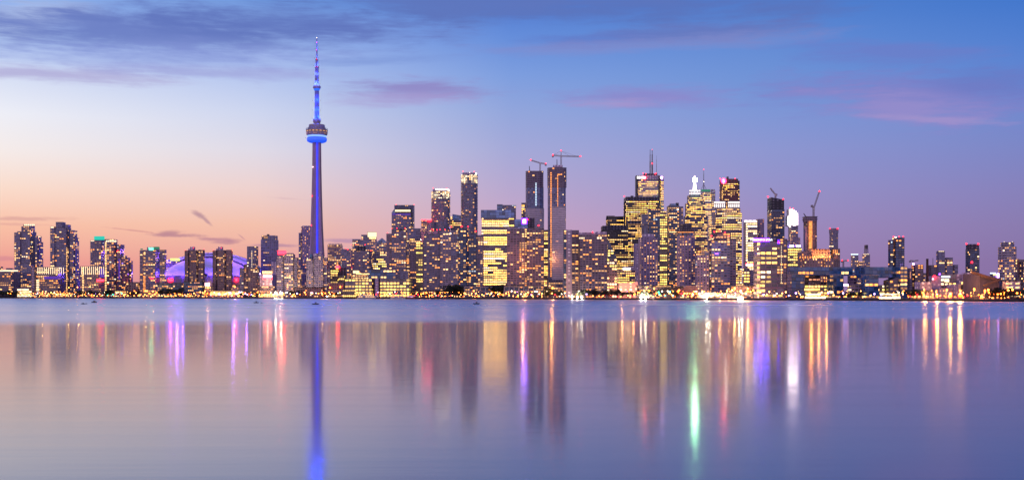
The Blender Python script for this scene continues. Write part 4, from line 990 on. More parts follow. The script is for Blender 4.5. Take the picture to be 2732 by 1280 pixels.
B(AT, 'lower apartment block with cream windows between the hotel and the red edged tower', TW, 'pale', 1872, 100).v(1855, 1892, 680, p=.42, st='punch').v(1858, 1868, 662, part='wing', d=3, st='mauve', p=.3).v(1868, 1892, 668, part='wing', d=2, st='slate', p=.35).v(1860, 1866, 660, yb=664, part='roof_light', st='redgran', p=0)
b = B(OT, 'white glowing office block with dense bright rows', OF, 'white', 2001, 540); b.v(1983, 2020, 588, p=.98, t=34).v(2019, 2038, 584, part='side_tower', st='punch', p=.12, d=30, k='round', t=24).panel(1990, 2009, 702, 704.5, REDSIGN, name='red_band').panel(1990, 2009, 704.5, 709, PINKW).strip(1985, 2018, 588, 592, 3, TOWERWHITE, frac=.8, name='crown_light')
B(OT, 'small cream office block below the glowing white block', OF, 'loft', 1996, 330).v(1981, 2000, 716, p=.9, pal='bright').v(1999, 2012, 719, part='side_wing', st='punch', p=.1, d=2)
b = B(OT, 'big office block of wide yellow rows with a violet lettered sign', OF, 'office', 2050, 20)
ST['starrow'] = dict(ST['office'], fh=5.0, bay=6.2, ww=.9, hh=.5, p=.8, q=.6)
b.v(2010, 2074, 645, p=.86, t=34, st='starrow', pal='bright').v(2072, 2099, 637, part='side_wing', st='mauve', d=3, t=30, p=.22).v(2010, 2074, 634, yb=646, part='sign_band', st='darkblank', t=34).panel(2011, 2053, 635, 644.5, VIOLETDEEP, name='violet_panel', d=-.4, t=.2).text('TORONTO STAR', 2031, 640, 5.6, LETTER, bold=.02, d=-1.0).panel(2075, 2079, 641, 649, VIOLETDEEP, name='violet_panel', d=1.5).lamp(2030, 640, (.2, .06, 1), 3000, d=-5)
b.v(2010, 2090, 756, part='lower_floors', d=-2.5, st='starrow', p=.85, pal='lime', t=30).strip(2084, 2085.5, 655, 755, 22, CREAMSTRIP, vertical=False, d=1, frac=.4)
b = B(AT, 'dark tower with a slanting roof, red corner beacons and a small crane', TW, 'navy', 2070, 620); b.v(2047, 2092, 526, yt2=533, p=0, st='darkblank', yb=560, part='slanted_top', t=30).v(2047, 2093, 559, p=.22, t=30).strip(2052, 2090, 535, 558, 7, SLABD, vertical=False, name='louvre', frac=.5).beacon([(2049, 524.5), (2089.5, 531.5)], r=1.6, d=1).strip(2056, 2084, 565, 634, 6, SLABM, frac=.22, name='balcony_pier', d=-.9)
# ======================================================= right of the core
b = B(AT, 'slim tower with a curved glowing white top', TW, 'slate', 2117, 1000)
ar = [(2101, 575), (2104, 573), (2104, 557), (2113, 556), (2122, 560), (2127, 567), (2130, 577), (2130, 604), (2129, 640)]
b.v(2103, 2129, 602, p=.3, t=26, st='slate').v(2105, 2135, 633, part='lower_tower', d=-3, p=.4, st='punch')
m = MB(); pts = [b.loc(px, py, 1) for px, py in [(2102, 603), (2102, 575), (2105.5, 573), (2105.5, 557.5), (2112, 556.5), (2119, 559), (2125, 565), (2129.5, 576), (2129.5, 603)]]
for i in range(len(pts)):
    (xa, _, za), (xb, _, zb_) = pts[i], pts[(i + 1) % len(pts)]; m.face([(xa, 1, za), (xb, 1, zb_), (xb, 22, zb_), (xa, 22, za)], 1)
m.face([(x, 1, z) for x, _, z in pts], 1); m.face([(x, 22, z) for x, _, z in pts][::-1], 1)
b.child(m, 'curved_crown', [SLABL, SLABL])
prof = [(2102, 577, 601), (2106, 559, 606), (2111, 558, 599), (2116, 560, 607), (2121, 563, 601), (2125.5, 568, 600)]
for i, (px, y0, y1) in enumerate(prof): b.panel(px, px + 3.0, y0, y1, CROWNHOT, name='crown_light', d=.4)
b.beacon([(2108, 555), (2116, 556.5), (2103, 641)], r=1.2)
B(OT, 'office block of yellow rows with two lit lilac signs on its roof edge', OF, 'gold', 2118, 480).v(2098, 2139, 662, p=.8, pal='lime').v(2103, 2138, 653, yb=663, part='sign_wall', st='darkblank', t=20, d=1).panel(2107, 2118, 654, 658.5, LILACL, d=.5).panel(2124, 2136, 654, 658.5, LILACL, d=.5).v(2100, 2108, 640, part='wing', d=6, st='slate', p=.2)
b = B('unfinished_tower', 'unfinished tower with a column of orange work lights and a luffing crane', 'tower', 'brown', 2163, 520)
b.v(2148, 2177, 580, p=.02, k='round', t=24, sl=4, st='brown').v(2146, 2178, 577, yb=590, part='formwork', k='round', t=27, sl=4, d=-1.5, st='frame', p=.02).v(2145, 2158, 605, part='wing', st='punch', p=.05, d=2)
spine(b, 2162.5, 590, 664, 22, 9.0, GL['amber'], d=-1.8); b.lamp(2163, 625, (1, .3, .08), 4000, d=-12)
b = B('grand_hotel', 'old stone hotel with an orange lit upper roof storey and arched row', 'hotel', 'old', 2178, 300)
b.v(2152, 2214, 664, p=.08, t=30, part='upper_storeys', d=14).v(2128, 2224, 688, p=.55, t=34, part='main_block').v(2128, 2152, 672, yt2=668, part='gable', d=3, p=.25, t=20).strip(2132, 2218, 683.5, 688.5, 13, GL['amber'], frac=.35, name='arch_light', d=-1).lamp(2165, 684, (1, .36, .07), 9000, d=6).lamp(2185, 684, (1, .36, .07), 10000, d=6).lamp(2205, 684, (1, .36, .07), 10000, d=6)\
 .strip(2154, 2212, 664.5, 667.5, 16, SLABB, frac=.5, d=13.2, name='dentil').v(2195, 2225, 690, part='wing', d=-4, p=.5)
B(AT, 'dark brown tower with bare balconies right of the old stone hotel', TW, 'brown', 2229, 330).v(2217, 2240.5, 663, p=.12).strip(2221, 2236, 666, 676, 3, GL['amber'], frac=.22, name='lit_slot')
B(AT, 'pale twisting tower with two large red beacons', TW, 'ice', 2224, 1000).v(2213, 2236, 612, p=.10, t=22, st='slate').v(2212, 2237, 609, yb=622, part='crown', t=24, d=-1, p=.02, st='slate').beacon([(2214, 609.5), (2235, 609.5)], r=1.6, d=-2).v(2212, 2224, 655, part='wing', d=-3, p=.5, st='slate', pal='white')
B(AT, 'small far block with a cool white roof line', TW, 'slate', 2280, 1300).v(2270, 2290, 680, p=.25).v(2289, 2301, 697, part='wing', p=.3).strip(2270, 2290, 677, 679.5, 5, ICEWHITE, frac=.75, name='roof_light')
B(AT, 'small far tower narrowing to a plain upper half', TW, 'slate', 2311, 1350).v(2301, 2321, 677, p=.25).v(2305, 2317, 664, yb=678, part='upper_tower', st='blank', t=16, d=3).v(2306, 2316, 653, yb=665, part='crown', st='darkblank', t=14, d=4).strip(2303, 2319, 677, 679, 1, CREAMSTRIP, vertical=False)
# glass campus on the quay
b = B('glass_campus', 'long low blue glass building on legs with lit inner court', BL, 'glass', 2180, 110)
b.v(2086, 2275, 712, yb=734, p=.08, part='upper_block', t=40, k='box').v(2145, 2188, 733, part='court', st='shed', p=.35, d=20, t=20).v(2145, 2205, 752, part='court', st='brown', d=10, t=18, p=0, yb=760).v(2146, 2206, 760, part='court', st='loft', d=6, p=.8, pal='lime', t=16).v(2097, 2146, 731, part='glass_wing', d=-24, p=.16, t=26).v(2206, 2250, 732, part='glass_wing', d=-24, p=.24, t=26)
b.strip(2096, 2147, 730, 732, 1, SLABL, vertical=False, d=-25, name='frame_edge').strip(2204, 2251, 731, 733, 1, SLABL, vertical=False, d=-25, name='frame_edge').panel(2144.5, 2146, 731, 788, SLABL, d=-25, name='frame_edge').panel(2249.5, 2251, 732, 788, SLABL, d=-25, name='frame_edge').panel(2106, 2107, 733, 786, SLABL, d=-25, name='frame_edge').panel(2148, 2202, 791, 797, GL['hot'], name='shopfront', d=-8).panel(2150, 2190, 783, 787, GL['white'], name='shopfront', d=-3)
b.v(2092, 2145, 787, part='podium', d=-30, st='shed', p=.3, t=20).v(2205, 2246, 787, part='podium', d=-30, st='shed', p=.3, t=20).panel(2146, 2187, 769, 775, GL['yel2'], name='lit_floor', d=4)
b = B('glass_campus', 'blue glass building with a sloped glass hall and a dark end tower', BL, 'glass', 2350, 110)
b.v(2281, 2413, 712, yb=740, part='upper_block', p=.10, t=36).v(2298, 2344, 734, part='glass_wing', d=-24, p=.26, t=26).v(2357, 2404, 748, yt2=737, part='sloped_hall', st='shed', d=-10, p=.25, t=20).v(2402, 2421, 711, part='end_tower', d=-14, p=.40, t=22, st='glass').v(2262, 2300, 760, part='court', st='loft', p=.35, d=4).v(2340, 2360, 760, part='court', st='loft', p=.3, d=4).v(2262, 2285, 735, part='court', st='mauve', p=.2, d=20)
b.strip(2297, 2345, 733, 735, 1, SLABL, vertical=False, d=-25, name='frame_edge').panel(2346, 2402, 791, 798, GL['hot'], name='shopfront', d=-14).panel(2305, 2330, 793, 798, GL['yel2'], name='shopfront', d=-26).panel(2251, 2263, 758, 762, LILACL, name='sign', d=-2).v(2250, 2296, 786, part='podium', d=-6, st='shed', p=.4).v(2290, 2346, 788, part='podium', d=-30, st='shed', p=.3, t=20).panel(2352, 2402, 783, 786, GL['white'], name='shopfront', d=-12)
B(AT, 'dark tower with red beacons rising behind the glass building with the end tower', TW, 'navy', 2394, 420).v(2381, 2413, 633, p=.26).v(2375, 2383, 640, part='wing', d=2, p=.2).beacon([(2384, 631), (2399, 631), (2410, 631)], r=1.0).beacon([(2379, 646)], ICEWHITE, r=1.0, d=-1, pole=0).panel(2387, 2392, 632, 633.4, WHITE, name='light', d=-.6)
B(AT, 'brown brick block with a white floodlight, left of the chimney', TW, 'brown', 2445, 420).v(2432, 2463, 706, p=.35, pal='orange').v(2420, 2434, 715, part='wing', p=.15, st='mauve').beacon([(2437, 704)], LILACL, r=1.7, d=-2).strip(2428, 2430, 724, 743, 9, GL['peach'], vertical=False, name='light_row')
B(AT, 'low dusk grey blocks with few windows right of the chimney', TW, 'mauve', 2490, 520).v(2477, 2500, 707, p=.12).v(2457, 2472, 728, part='wing', p=.3)
B(AT, 'stepped far tower with a cream top line right of the chimney', TW, 'slate', 2515, 620).v(2498, 2521, 671, p=.25).v(2519, 2542, 687, part='wing', p=.4, d=3).v(2541, 2556, 706, part='wing', p=.15, d=6).v(2500, 2520, 668.5, yb=672, part='roof_block', st='slate', t=12, d=3, p=0).strip(2504, 2519, 669.5, 673.5, 3, CREAMSTRIP, frac=.85, d=2)
B(AT, 'dark flat topped tower with red corner beacons behind the sugar works', TW, 'navy', 2594, 560).v(2576, 2613, 664, p=.24).v(2577, 2612, 651, yb=665, part='blank_band', st='darkblank', d=.5).beacon([(2578, 650), (2610, 650)], r=1.4).beacon([(2593, 699.5)], r=1.8, d=-1.5, pole=0)
B(AT, 'round balconied tower with lit floors near the right end of the skyline', TW, 'pale', 2689, 420).v(2669, 2710, 658, p=.32, k='round', t=24, sl=2.2).v(2675, 2704, 646, yb=659, k='round', t=18, d=3, part='crown', st='slate', p=.2).v(2708, 2718, 690, part='wing', d=4, st='slate', p=.4).beacon([(2679, 645), (2701, 645)], CREAMSTRIP, r=.6)
B(AT, 'low stepped block with orange windows at the right end of the skyline', TW, 'mauve', 2725, 330).v(2712, 2760, 698, p=.4, pal='orange').v(2718, 2732, 692, part='wing', d=6, st='brown')
B('sugar_works', 'pale industrial works of stacked sheds on the quay lit by orange floodlights', 'factory', 'blank', 2550, 120)\
  .v(2556, 2612, 758, part='silo_shed', st='blank', t=30, d=-40).v(2487, 2511, 736, part='shed', t=20).v(2509, 2551, 731, part='process_hall', t=24, st='shed', p=.5, pal='white', d=4).v(2550, 2576, 731, part='shed', t=20, d=6).v(2488, 2540, 768, part='shed', st='blank', d=-26, t=18).v(2577, 2590, 727, part='hoist_tower', t=10, d=-8).v(2575, 2592, 748, part='shed', d=-42, t=16).v(2578, 2614, 728, part='shed', d=10).v(2540, 2558, 760, part='shed', st='shed', d=-10, p=.5).v(2564, 2572, 760, yb=772, part='door', st='darkblank', d=-41, t=1)\
  .v(2610, 2621, 736, part='lift_tower', st='brown', d=-40, t=10).panel(2512, 2535, 736, 740, ICEWHITE, name='work_light', d=3).panel(2520, 2532, 744, 752, GL['white'], name='work_light', d=3).beacon([(2493, 739)], REDSIGN if False else RED, r=2.4, d=-2, pole=0).beacon([(2489, 744)], PINKW, r=1.2, d=-2, pole=0).beacon([(2507, 731)], VIOLETL, r=1.3, d=-1).panel(2565, 2578, 752, 757, GL['yel2'], name='window', d=-42.5)
def conveyor():
    D = shore(2640) + 70; xc = X(2640, D)
    t = thing('raw_sugar_shed', 'long brown shed with a sloping gallery roof falling to the right', 'shed', (xc, D, LAND))
    P = lambda px, py, d: (X(px, D + d) - xc, d, Z(py, D + d) - LAND)
    m = MB(); top = [(2614, 729), (2666, 749)]; bot = [(2614, 798), (2666, 798)]
    fr = [P(*top[0], 0), P(*top[1], 0), P(*bot[1], 0), P(*bot[0], 0)]; bk = [(x, y + 40, z) for x, y, z in fr]
    m.face(fr[::-1]); m.face(bk)
    for i in range(4): m.face([fr[i], fr[(i + 1) % 4], bk[(i + 1) % 4], bk[i]])
    m.build('shed_wall', plain('mauve_shed', (.12, .095, .15), .85), t)
    g = MB(); g.beam(P(2592, 726, -3), P(2668, 748, -3), 2.2); g.beam(P(2624, 762, -5), P(2662, 748, -5), 1.8); g.build('gallery', BRICK, t)
    return t
conveyor()
B(LB, 'white panelled box building with two window lines at the right end of the quay', BL, 'blank', 2694, 80).v(2661, 2728, 749, part='wall', t=24, st='blank').panel(2684, 2700, 755, 757.5, GL['cream'], name='window').panel(2710, 2720, 755, 757.5, GL['cream'], name='window').panel(2684, 2702, 765.5, 768, GL['cream'], name='window').panel(2710, 2720, 765.5, 768, GL['cream'], name='window').v(2659, 2729, 746, yb=749.5, part='roof_edge', st='darkblank', t=26, d=-1).v(2724.5, 2729, 749, part='end_wall', st='darkblank', d=-1).panel(2685, 2740, 788, 790.5, CREAMSTRIP, name='canopy_light', d=-30).v(2683, 2728, 772, yb=783, part='dark_front', st='darkblank', d=-2, t=1.5)
B('apartment_block', 'small lit block with a white sign column before the round balconied tower', BL, 'loft', 2652, 330).v(2641, 2660, 728, p=.3, part='wall').panel(2661, 2665.5, 729, 740, LILACL, d=-2).panel(2642, 2657, 727, 730, ICEWHITE, name='roof_light')
def chimney():
    D = shore(2474) + 90; t = thing('chimney', 'tall tapering dark brick chimney before the right skyline', 'chimney', (X(2474, D), D, LAND))
    k = D / FPX; H = Z(690, D) - LAND
    m = MB(); m.lathe([(4.4 * k, 0), (4.0 * k, H * .3), (3.0 * k, H * .97), (3.3 * k, H * .975), (3.3 * k, H), (2.0 * k, H)], 18); m.build('shaft', plain('sooty_brick', (.045, .03, .04), .9), t)
    m = MB(); m.box(-5 * k, 5 * k, -5 * k, 5 * k, 0, H * .06); m.build('base', BRICK, t)
    D2 = shore(2489) + 500; t2 = thing('radio_mast', 'thin dark mast standing right of the chimney', 'mast', (X(2489, D2), D2, LAND))
    m = MB(); H2 = Z(688, D2) - LAND; m.beam((0, 0, 0), (0, 0, H2 * .6), 1.1); m.beam((0, 0, H2 * .6), (0, 0, H2), .6)
    for q in range(4): m.beam((-1.2, 0, H2 * (.5 + .1 * q)), (1.2, 0, H2 * (.5 + .1 * q)), .3)
    m.build('mast', STEEL, t2)
chimney()
LAMPK, WIN_PARTS = 2.2, 100
# ------------------------------------------------------------------ low waterfront buildings
LOWS = [  # x0, x1, ytop, style, lit share, palette, name, label
 (-30, 45, 778, 'darkblank', 0, 'home', 'boat_shed', 'long dark boat shed at the far left end of the shore', 'shed'),
 (86, 140, 779, 'shed', .85, 'home', 'quay_pavilion', 'flat quay pavilion full of warm lights below the violet band hall', 'pavilion'),
 (140, 205, 781, 'shed', .7, 'orange', 'quay_pavilion', 'long flat quay pavilion with orange lights below the plain crowned tower', 'pavilion'),
 (262, 300, 778, 'shed', .55, 'home', 'quay_pavilion', 'small quay pavilion below the teal topped tower', 'pavilion'),
 (300, 345, 776, 'shed', .4, 'orange', 'quay_pavilion', 'quay pavilion below the short stepped tower', 'pavilion'),
 (378, 430, 780, 'shed', .55, 'home', 'quay_pavilion', 'quay pavilion below the green topped tower', 'pavilion'),
 (420, 492, 756, 'navy', .3, 'home', 'low_building', 'dark green glass quay building before the stadium left wall', 'building'),
 (490, 546, 752, 'navy', .3, 'home', 'low_building', 'dark quay building at the foot of the left brown slab tower', 'building'),
 (546, 570, 764, 'shed', .45, 'orange', 'low_building', 'small orange lit block between the two brown slab towers', 'building'),
 (620, 640, 760, 'shed', .35, 'orange', 'low_building', 'small block with orange lamps right of the right brown slab tower', 'building'),
 (560, 640, 776, 'white', .8, 'bright', 'quay_terminal', 'flat quay terminal with stacked bright white rows', 'terminal'),
 (690, 760, 783, 'shed', .85, 'bright', 'quay_pavilion', 'open lit pavilion with bright posts beside the white twin floodlights', 'pavilion'),
 (784, 866, 767, 'brown', .10, 'orange', 'low_building', 'low dark red brick block at the foot of the spire tower', 'building'),
 (866, 925, 786, 'shed', .5, 'home', 'quay_pavilion', 'low quay pavilion right of the red brick block', 'pavilion'),
 (1099, 1200, 776, 'shed', .5, 'home', 'quay_pavilion', 'flat quay pavilion below the wide balconied tower', 'pavilion'),
 (1240, 1352, 764, 'navy', .25, 'orange', 'low_building', 'dark terraced quay building with pale frames below the bright office tower', 'building'),
 (1346, 1450, 763, 'navy', .2, 'orange', 'low_building', 'dark terraced quay building with pale frames below the rosy apartment block', 'building'),
 (1455, 1503, 772, 'shed', .4, 'orange', 'low_building', 'small orange lit block at the foot of the taller construction tower', 'building'),
 (1700, 1790, 763, 'shed', .12, 'home', 'ferry_terminal', 'dark low ferry terminal with a lit roof edge', 'terminal'),
 (1856, 2008, 781, 'shed', .6, 'orange', 'quay_pavilion', 'long orange lit quay pavilion below the red edged tower', 'pavilion'),
 (1950, 2010, 763, 'old', .3, 'orange', 'low_building', 'orange lit low block below the glowing white office block', 'building'),
 (2421, 2490, 776, 'shed', .3, 'home', 'low_building', 'low grey shed at the chimney foot', 'shed'),
 (2440, 2486, 752, 'blank', 0, 'home', 'storage_tank_house', 'orange lit plain tank house beside the chimney', 'building'),
 (2612, 2690, 789, 'shed', .45, 'orange', 'quay_shed', 'low dark quay shed with orange lights below the sloping gallery', 'shed'),
 (2675, 2760, 791, 'darkblank', 0, 'home', 'quay_shed', 'low dark shed at the right end of the shore', 'shed'),
]
for i, (x0, x1, yt, st, p, pal, n, lab, cat) in enumerate(LOWS):
    b = B(n, lab, cat, st, (x0 + x1) / 2, 14 + (i % 3) * 5 + max(0, 786 - yt) * .9)
    b.v(x0, x1, yt, part='wall', t=16, p=p, pal=pal)
    D = b.D
    if st not in ('darkblank', 'blank'):
        a, c = b.loc(x0 - 1, yt, -1.5), b.loc(x1 + 1, yt, -1.5); m = MB(); m.box(a[0], c[0], -1.5, 18, a[2] + .03, a[2] + .7); b.child(m, 'roof', [SLABD])
    if 'pale frames' in lab:
        m = MB(); nfr = 8
        for k in range(nfr + 1):
            x = x0 + (x1 - x0) * k / nfr; m.beam(b.loc(x, yt + 1, -1.2), b.loc(x - 3, 792, -7), .7)
        m.beam(b.loc(x0, yt + 1, -1.2), b.loc(x1, yt + 1, -1.2), .8); m.beam(b.loc(x0, yt + 13, -4), b.loc(x1, yt + 13, -4), .6); b.child(m, 'pale_frame', [PALECONC])
    if 'ferry' in lab: b.strip(1750, 1790, 762.5, 764.5, 1, GL['warm2'], vertical=False, name='roof_light', d=-1.8)
    if 'red brick' in lab: b.panel(828, 835, 779.5, 782.5, PINKW, d=-1)
    if 'tank house' in lab: b.lamp(2452, 782, (1, .4, .1), 16000, d=-10).lamp(2475, 784, (1, .4, .1), 12000, d=-10)
def hull_shed():
    D = shore(1838) + 30; xc = X(1838, D); t = thing('market_hall', 'pink plain hall with sloping shoulders on the quay below the hotel', 'hall', (xc, D, LAND))
    P = lambda px, py, y: (X(px, D) - xc, y, Z(py, D) - LAND)
    pr = [(1802, 797), (1802, 786), (1820, 771), (1832, 762), (1856, 762), (1866, 778), (1868, 797)]
    m = MB(); f = [P(x, y, 0) for x, y in pr]; k = [P(x, y, 34) for x, y in pr]
    m.face(f[::-1]); m.face(k)
    for i in range(len(f)): m.face([f[i], f[(i + 1) % len(f)], k[(i + 1) % len(f)], k[i]])
    m.build('wall', plain('pink_stone', (.42, .26, .24), .85), t)
    r = MB(); r.beam(P(1760, 774, -2), P(1822, 766, -2), 3.0); r.beam(P(1760, 783, -3), P(1812, 776, -3), 3.5); r.build('ramp_roof', DARK, t)
hull_shed()
def tents():
    for x0, x1, lab in ((482, 530, 'dark hipped canvas roof on the quay, left one of two'), (534, 594, 'dark hipped canvas roof with a pale end, right one of two')):
        D = shore(x0) + 22; xc = X((x0 + x1) / 2, D); t = thing('marquee', lab, 'marquee', (xc, D, LAND), group='dark canvas roofs on the quay')
        w = X(x1, D) - X(x0, D); h0 = Z(788, D) - LAND; h1 = Z(777, D) - LAND
        m = MB(); a = [(-w/2, -8, h0), (w/2, -8, h0), (w/2, 8, h0), (-w/2, 8, h0)]; c = [(-w*.32, 0, h1), (w*.32, 0, h1)]
        m.face([a[0], a[1], c[1], c[0]]); m.face([a[2], a[3], c[0], c[1]]); m.face([a[1], a[2], c[1]], 1); m.face([a[3], a[0], c[0]])
        m.build('canvas_roof', [TARP, WHITEP], t)
        for sx in (-.48, .48):
            for sy in (-7.5, 7.5):
                q = MB(); q.beam((sx * w, sy, 0), (sx * w, sy, h0), .4); q.build('post', STEEL, t)
tents()
# ------------------------------------------------------------------ cranes
def lattice(m, p, q, w, n, chord=.28, mat=0):
    p = Vector(p); q = Vector(q); d = (q - p).normalized(); up = Vector((0, 0, 1)) if abs(d.z) < .9 else Vector((0, 1, 0))
    a = d.cross(up).normalized() * w / 2; b = a.cross(d).normalized() * w / 2
    cs = [a + b, a - b, -a - b, -a + b]
    for c in cs: m.beam(p + c, q + c, chord, mat)
    for i in range(n):
        u, v = p + (q - p) * i / n, p + (q - p) * (i + 1) / n
        for k in range(4):
            m.beam(u + cs[k], v + cs[(k + 1) % 4], chord * .7, mat)
YEL = plain('crane_steel', (.42, .36, .34), .5, .2)
def crane(label, px, ybase, ycab, D, tip, tail, apex=None, luff=False, group='tower cranes on unfinished buildings', red=True):
    xc = X(px, D); z0 = Z(ybase, D)
    t = thing('tower_crane', label, 'crane', (xc, D, z0), group=group)
    P = lambda x, y, d=0: (X(x, D) - xc, d, Z(y, D) - z0)
    m = MB(); lattice(m, P(px, ybase + 3), P(px, ycab), 2.0, 8, .5); m.build('mast', YEL, t)
    m = MB(); lattice(m, P(px, ycab + .5), P(*tip), 1.6, 18, .42); jib = m.build('jib', YEL, t)
    m = MB(); lattice(m, P(px, ycab + .5), P(*tail), 1.7, 6, .45); cj = m.build('counter_jib', YEL, t)
    m = MB(); x, y, z = P(*tail); m.box(x - 1.5, x + 1.5, -1.2, 1.2, z - 3.2, z); m.build('counterweight', CONC, t)
    m = MB(); x, y, z = P(px, ycab); m.box(x - 1.3, x + 1.3, -2.6, -.2, z - 2.2, z + .6); m.build('cab', WHITEP, t)
    if apex:
        m = MB(); ap = P(*apex); m.beam(P(px, ycab), ap, 1.2, 0, .7)
        for f in (.45, .85):
            j = P(px + (tip[0] - px) * f, ycab + (tip[1] - ycab) * f); m.beam(ap, j, .25)
        m.beam(ap, P(*tail), .3); m.build('tie_rod', STEEL, t)
        b = MB(); b.ball((ap[0], 0, ap[2] + .8), 1.1, 0, 6); b.build('beacon', RED, t)
    if red:
        for q in (tip, tail)[:2 if not luff else 1]:
            b = MB(); c = P(*q); b.ball((c[0], -1, c[2] + .6), 1.0, 0, 6); b.build('beacon', RED, jib if q is tip else cj)
Dn = shore(1426) + 476; crane('flat top crane on the shorter unfinished tower', 1441, 457, 434.5, Dn, (1416, 427.5), (1456, 437.5))
Dn = shore(1486) + 438; crane('hammerhead crane with tie rods on the taller unfinished tower', 1497, 444, 416, Dn, (1548.5, 418), (1475, 414.5), (1497, 403))
Dn = shore(2070) + 640; crane('small luffing crane on the slanting roofed tower', 2069, 529, 519, Dn, (2055, 502), (2071, 517), luff=True, red=False)
Dn = shore(2163) + 535; crane('tall luffing crane with a red tip on the orange lit unfinished tower', 2170.5, 578, 556, Dn, (2186, 511), (2166, 547), luff=True)
Dn = shore(2254) + 900; crane('small red lit crane in the gap above the glass building', 2250, 712, 695, Dn, (2262, 695), (2246, 695))
Dn = shore(2437) + 900; crane('small far crane behind the chimney block', 2437, 712, 695, Dn, (2450, 694.5), (2428, 695), red=False)
def stubs():
    for px, y0, y1, dx, row, c, lab in ((1413.5, 443, 457, -1.5, 476, 1426, 'short derrick mast leaning on the shorter unfinished tower'), (1486, 425, 442, 0, 436, 1486, 'short thin mast on the roof core of the taller unfinished tower'), (2151, 569, 578, -7, 530, 2163, 'short boom leaning out over the orange lit unfinished tower')):
        D = shore(c) + row; t = thing('derrick', lab, 'derrick', (X(px, D), D, Z(y1, D)))
        m = MB(); m.beam((0, 0, -1), (dx / FPX * D, 0, Z(y0, D) - Z(y1, D)), 1.4, 0, .9); m.build('boom', DARK, t)
        m = MB(); m.box(-1.6, 1.6, -1.6, 1.6, -1.5, .6); m.build('base', STEEL, t)
stubs()
# ------------------------------------------------------------------ trees
def crown_mesh(seed, n=300, squat=1.0):
    rnd = random.Random(seed); m = MB()
    cl = [(rnd.uniform(-2.6, 2.6), rnd.uniform(-2.6, 2.6), rnd.uniform(3.2, 7.6), rnd.uniform(1.2, 2.2)) for _ in range(11)]
    cl.append((0, 0, 6, 2.6))
    for _ in range(n):
        cx, cy, cz, r = rnd.choice(cl); v = Vector((rnd.gauss(0, 1), rnd.gauss(0, 1), rnd.gauss(0, 1))).normalized() * r * rnd.uniform(.6, 1.05)
        p = Vector((cx, cy, cz)) + v; a = Vector((rnd.gauss(0, 1), rnd.gauss(0, 1), rnd.gauss(0, 1))).normalized(); b = a.orthogonal().normalized(); s = rnd.uniform(.35, .75)
        m.face([p - a * s, p + b * s * .7, p + a * s, p - b * s * .7])
    return m.data('crown', [LEAF])
def trunk_mesh(seed):
    rnd = random.Random(seed); m = MB(); m.beam((0, 0, 0), (.1, 0, 3.2), .55, 0, .36)
    for q in range(5):
        a = rnd.uniform(0, 6.28); m.beam((.1, 0, 2.6 + .2 * q), (1.9 * math.cos(a), 1.9 * math.sin(a), rnd.uniform(4.5, 6.5)), .26, 0, .08)
    return m.data('trunk', [BARK])
CR = [crown_mesh(s) for s in range(5)]; TR = [trunk_mesh(s) for s in range(3)]
rt = random.Random(3)
def tree(px, row, h, lab):
    D = shore(px) + row; t = thing('tree', lab, 'tree', (X(px, D), D, LAND), rt.uniform(0, 6.28), 'trees along the waterfront'); s = h / 8.6
    t.scale = (s * rt.uniform(.95, 1.35), s * rt.uniform(.95, 1.35), s)
    link('trunk', rt.choice(TR), t); link('crown', rt.choice(CR), t)
ZONES = [(-20, 12, 3, 10, 'dark tree at the left end of the shore'), (16, 48, 4, 11, 'dark tree left of the white lit pavilion'), (205, 262, 4, 11, 'dark tree on the quay between the two uplit halls'), (276, 298, 3, 14, 'tall dark tree below the teal topped tower'),
 (340, 372, 3, 10, 'dark tree below the low orange lamp block'), (418, 490, 5, 14, 'dark tree on the quay before the stadium wall'), (640, 690, 5, 8, 'small dark tree before the low brown brick block'), (775, 800, 4, 10, 'dark tree left of the red brick block'), (868, 920, 4, 8, 'small dark tree right of the red brick block'),
 (1100, 1190, 6, 9, 'dark tree below the wide balconied tower'), (1196, 1238, 7, 17, 'large dark tree at the foot of the navy glass tower'), (1318, 1340, 3, 21, 'round dark tree on the terrace below the bright office tower'), (1352, 1376, 3, 21, 'round dark tree on the terrace below the rosy apartment block'), (1452, 1500, 5, 12, 'dark tree at the foot of the taller unfinished tower'),
 (1545, 1640, 9, 11, 'dark tree in the park below the wide orange windowed block'), (1640, 1755, 9, 10, 'dark tree below the orange lit shed'), (1800, 1806, 1, 9, 'lone dark tree beside the pink hall'), (2250, 2300, 4, 8, 'small dark tree before the glass building'), (2424, 2460, 4, 10, 'dark tree left of the chimney'), (2640, 2732, 9, 9, 'dark tree before the white panelled box building')]
for a, c, n, h, lab in ZONES:
    for k in range(n): tree(a + (c - a) * (k + rt.uniform(.2, .8)) / n, rt.uniform(5, 13) if h < 20 else 34, h * rt.uniform(.75, 1.15), lab)
# ------------------------------------------------------------------ street lamps, floodlights
def lamp_mesh(name, head, hgt, r):
    m = MB(); m.beam((0, 0, 0), (0, 0, hgt), .28, 1, .16); m.beam((0, 0, hgt - .2), (0, -1.2, hgt), .16, 1); m.ball((0, -1.2, hgt), r, 0, 6); m.beam((0, -1.2, hgt + r * .8), (0, -1.2, hgt + r + .3), r * 1.4, 1)
    return m.data(name, [head, DARK])
LM = {'warm': (lamp_mesh('lamp_w', WARML, 6, .6), 'warm yellow'), 'white': (lamp_mesh('lamp_x', WHITE, 6, .6), 'white'), 'orange': (lamp_mesh('lamp_o', ORANGEL, 6.5, .65), 'orange'), 'red': (lamp_mesh('lamp_r', RED, 3.5, .7), 'red'),
      'violet': (lamp_mesh('lamp_v', LILACL, 6, .9), 'lilac'), 'green': (lamp_mesh('lamp_g', GREENL, 5, .8), 'green'), 'low': (lamp_mesh('lamp_l', WARML, 2.6, .5), 'low warm')}
rl = random.Random(21)
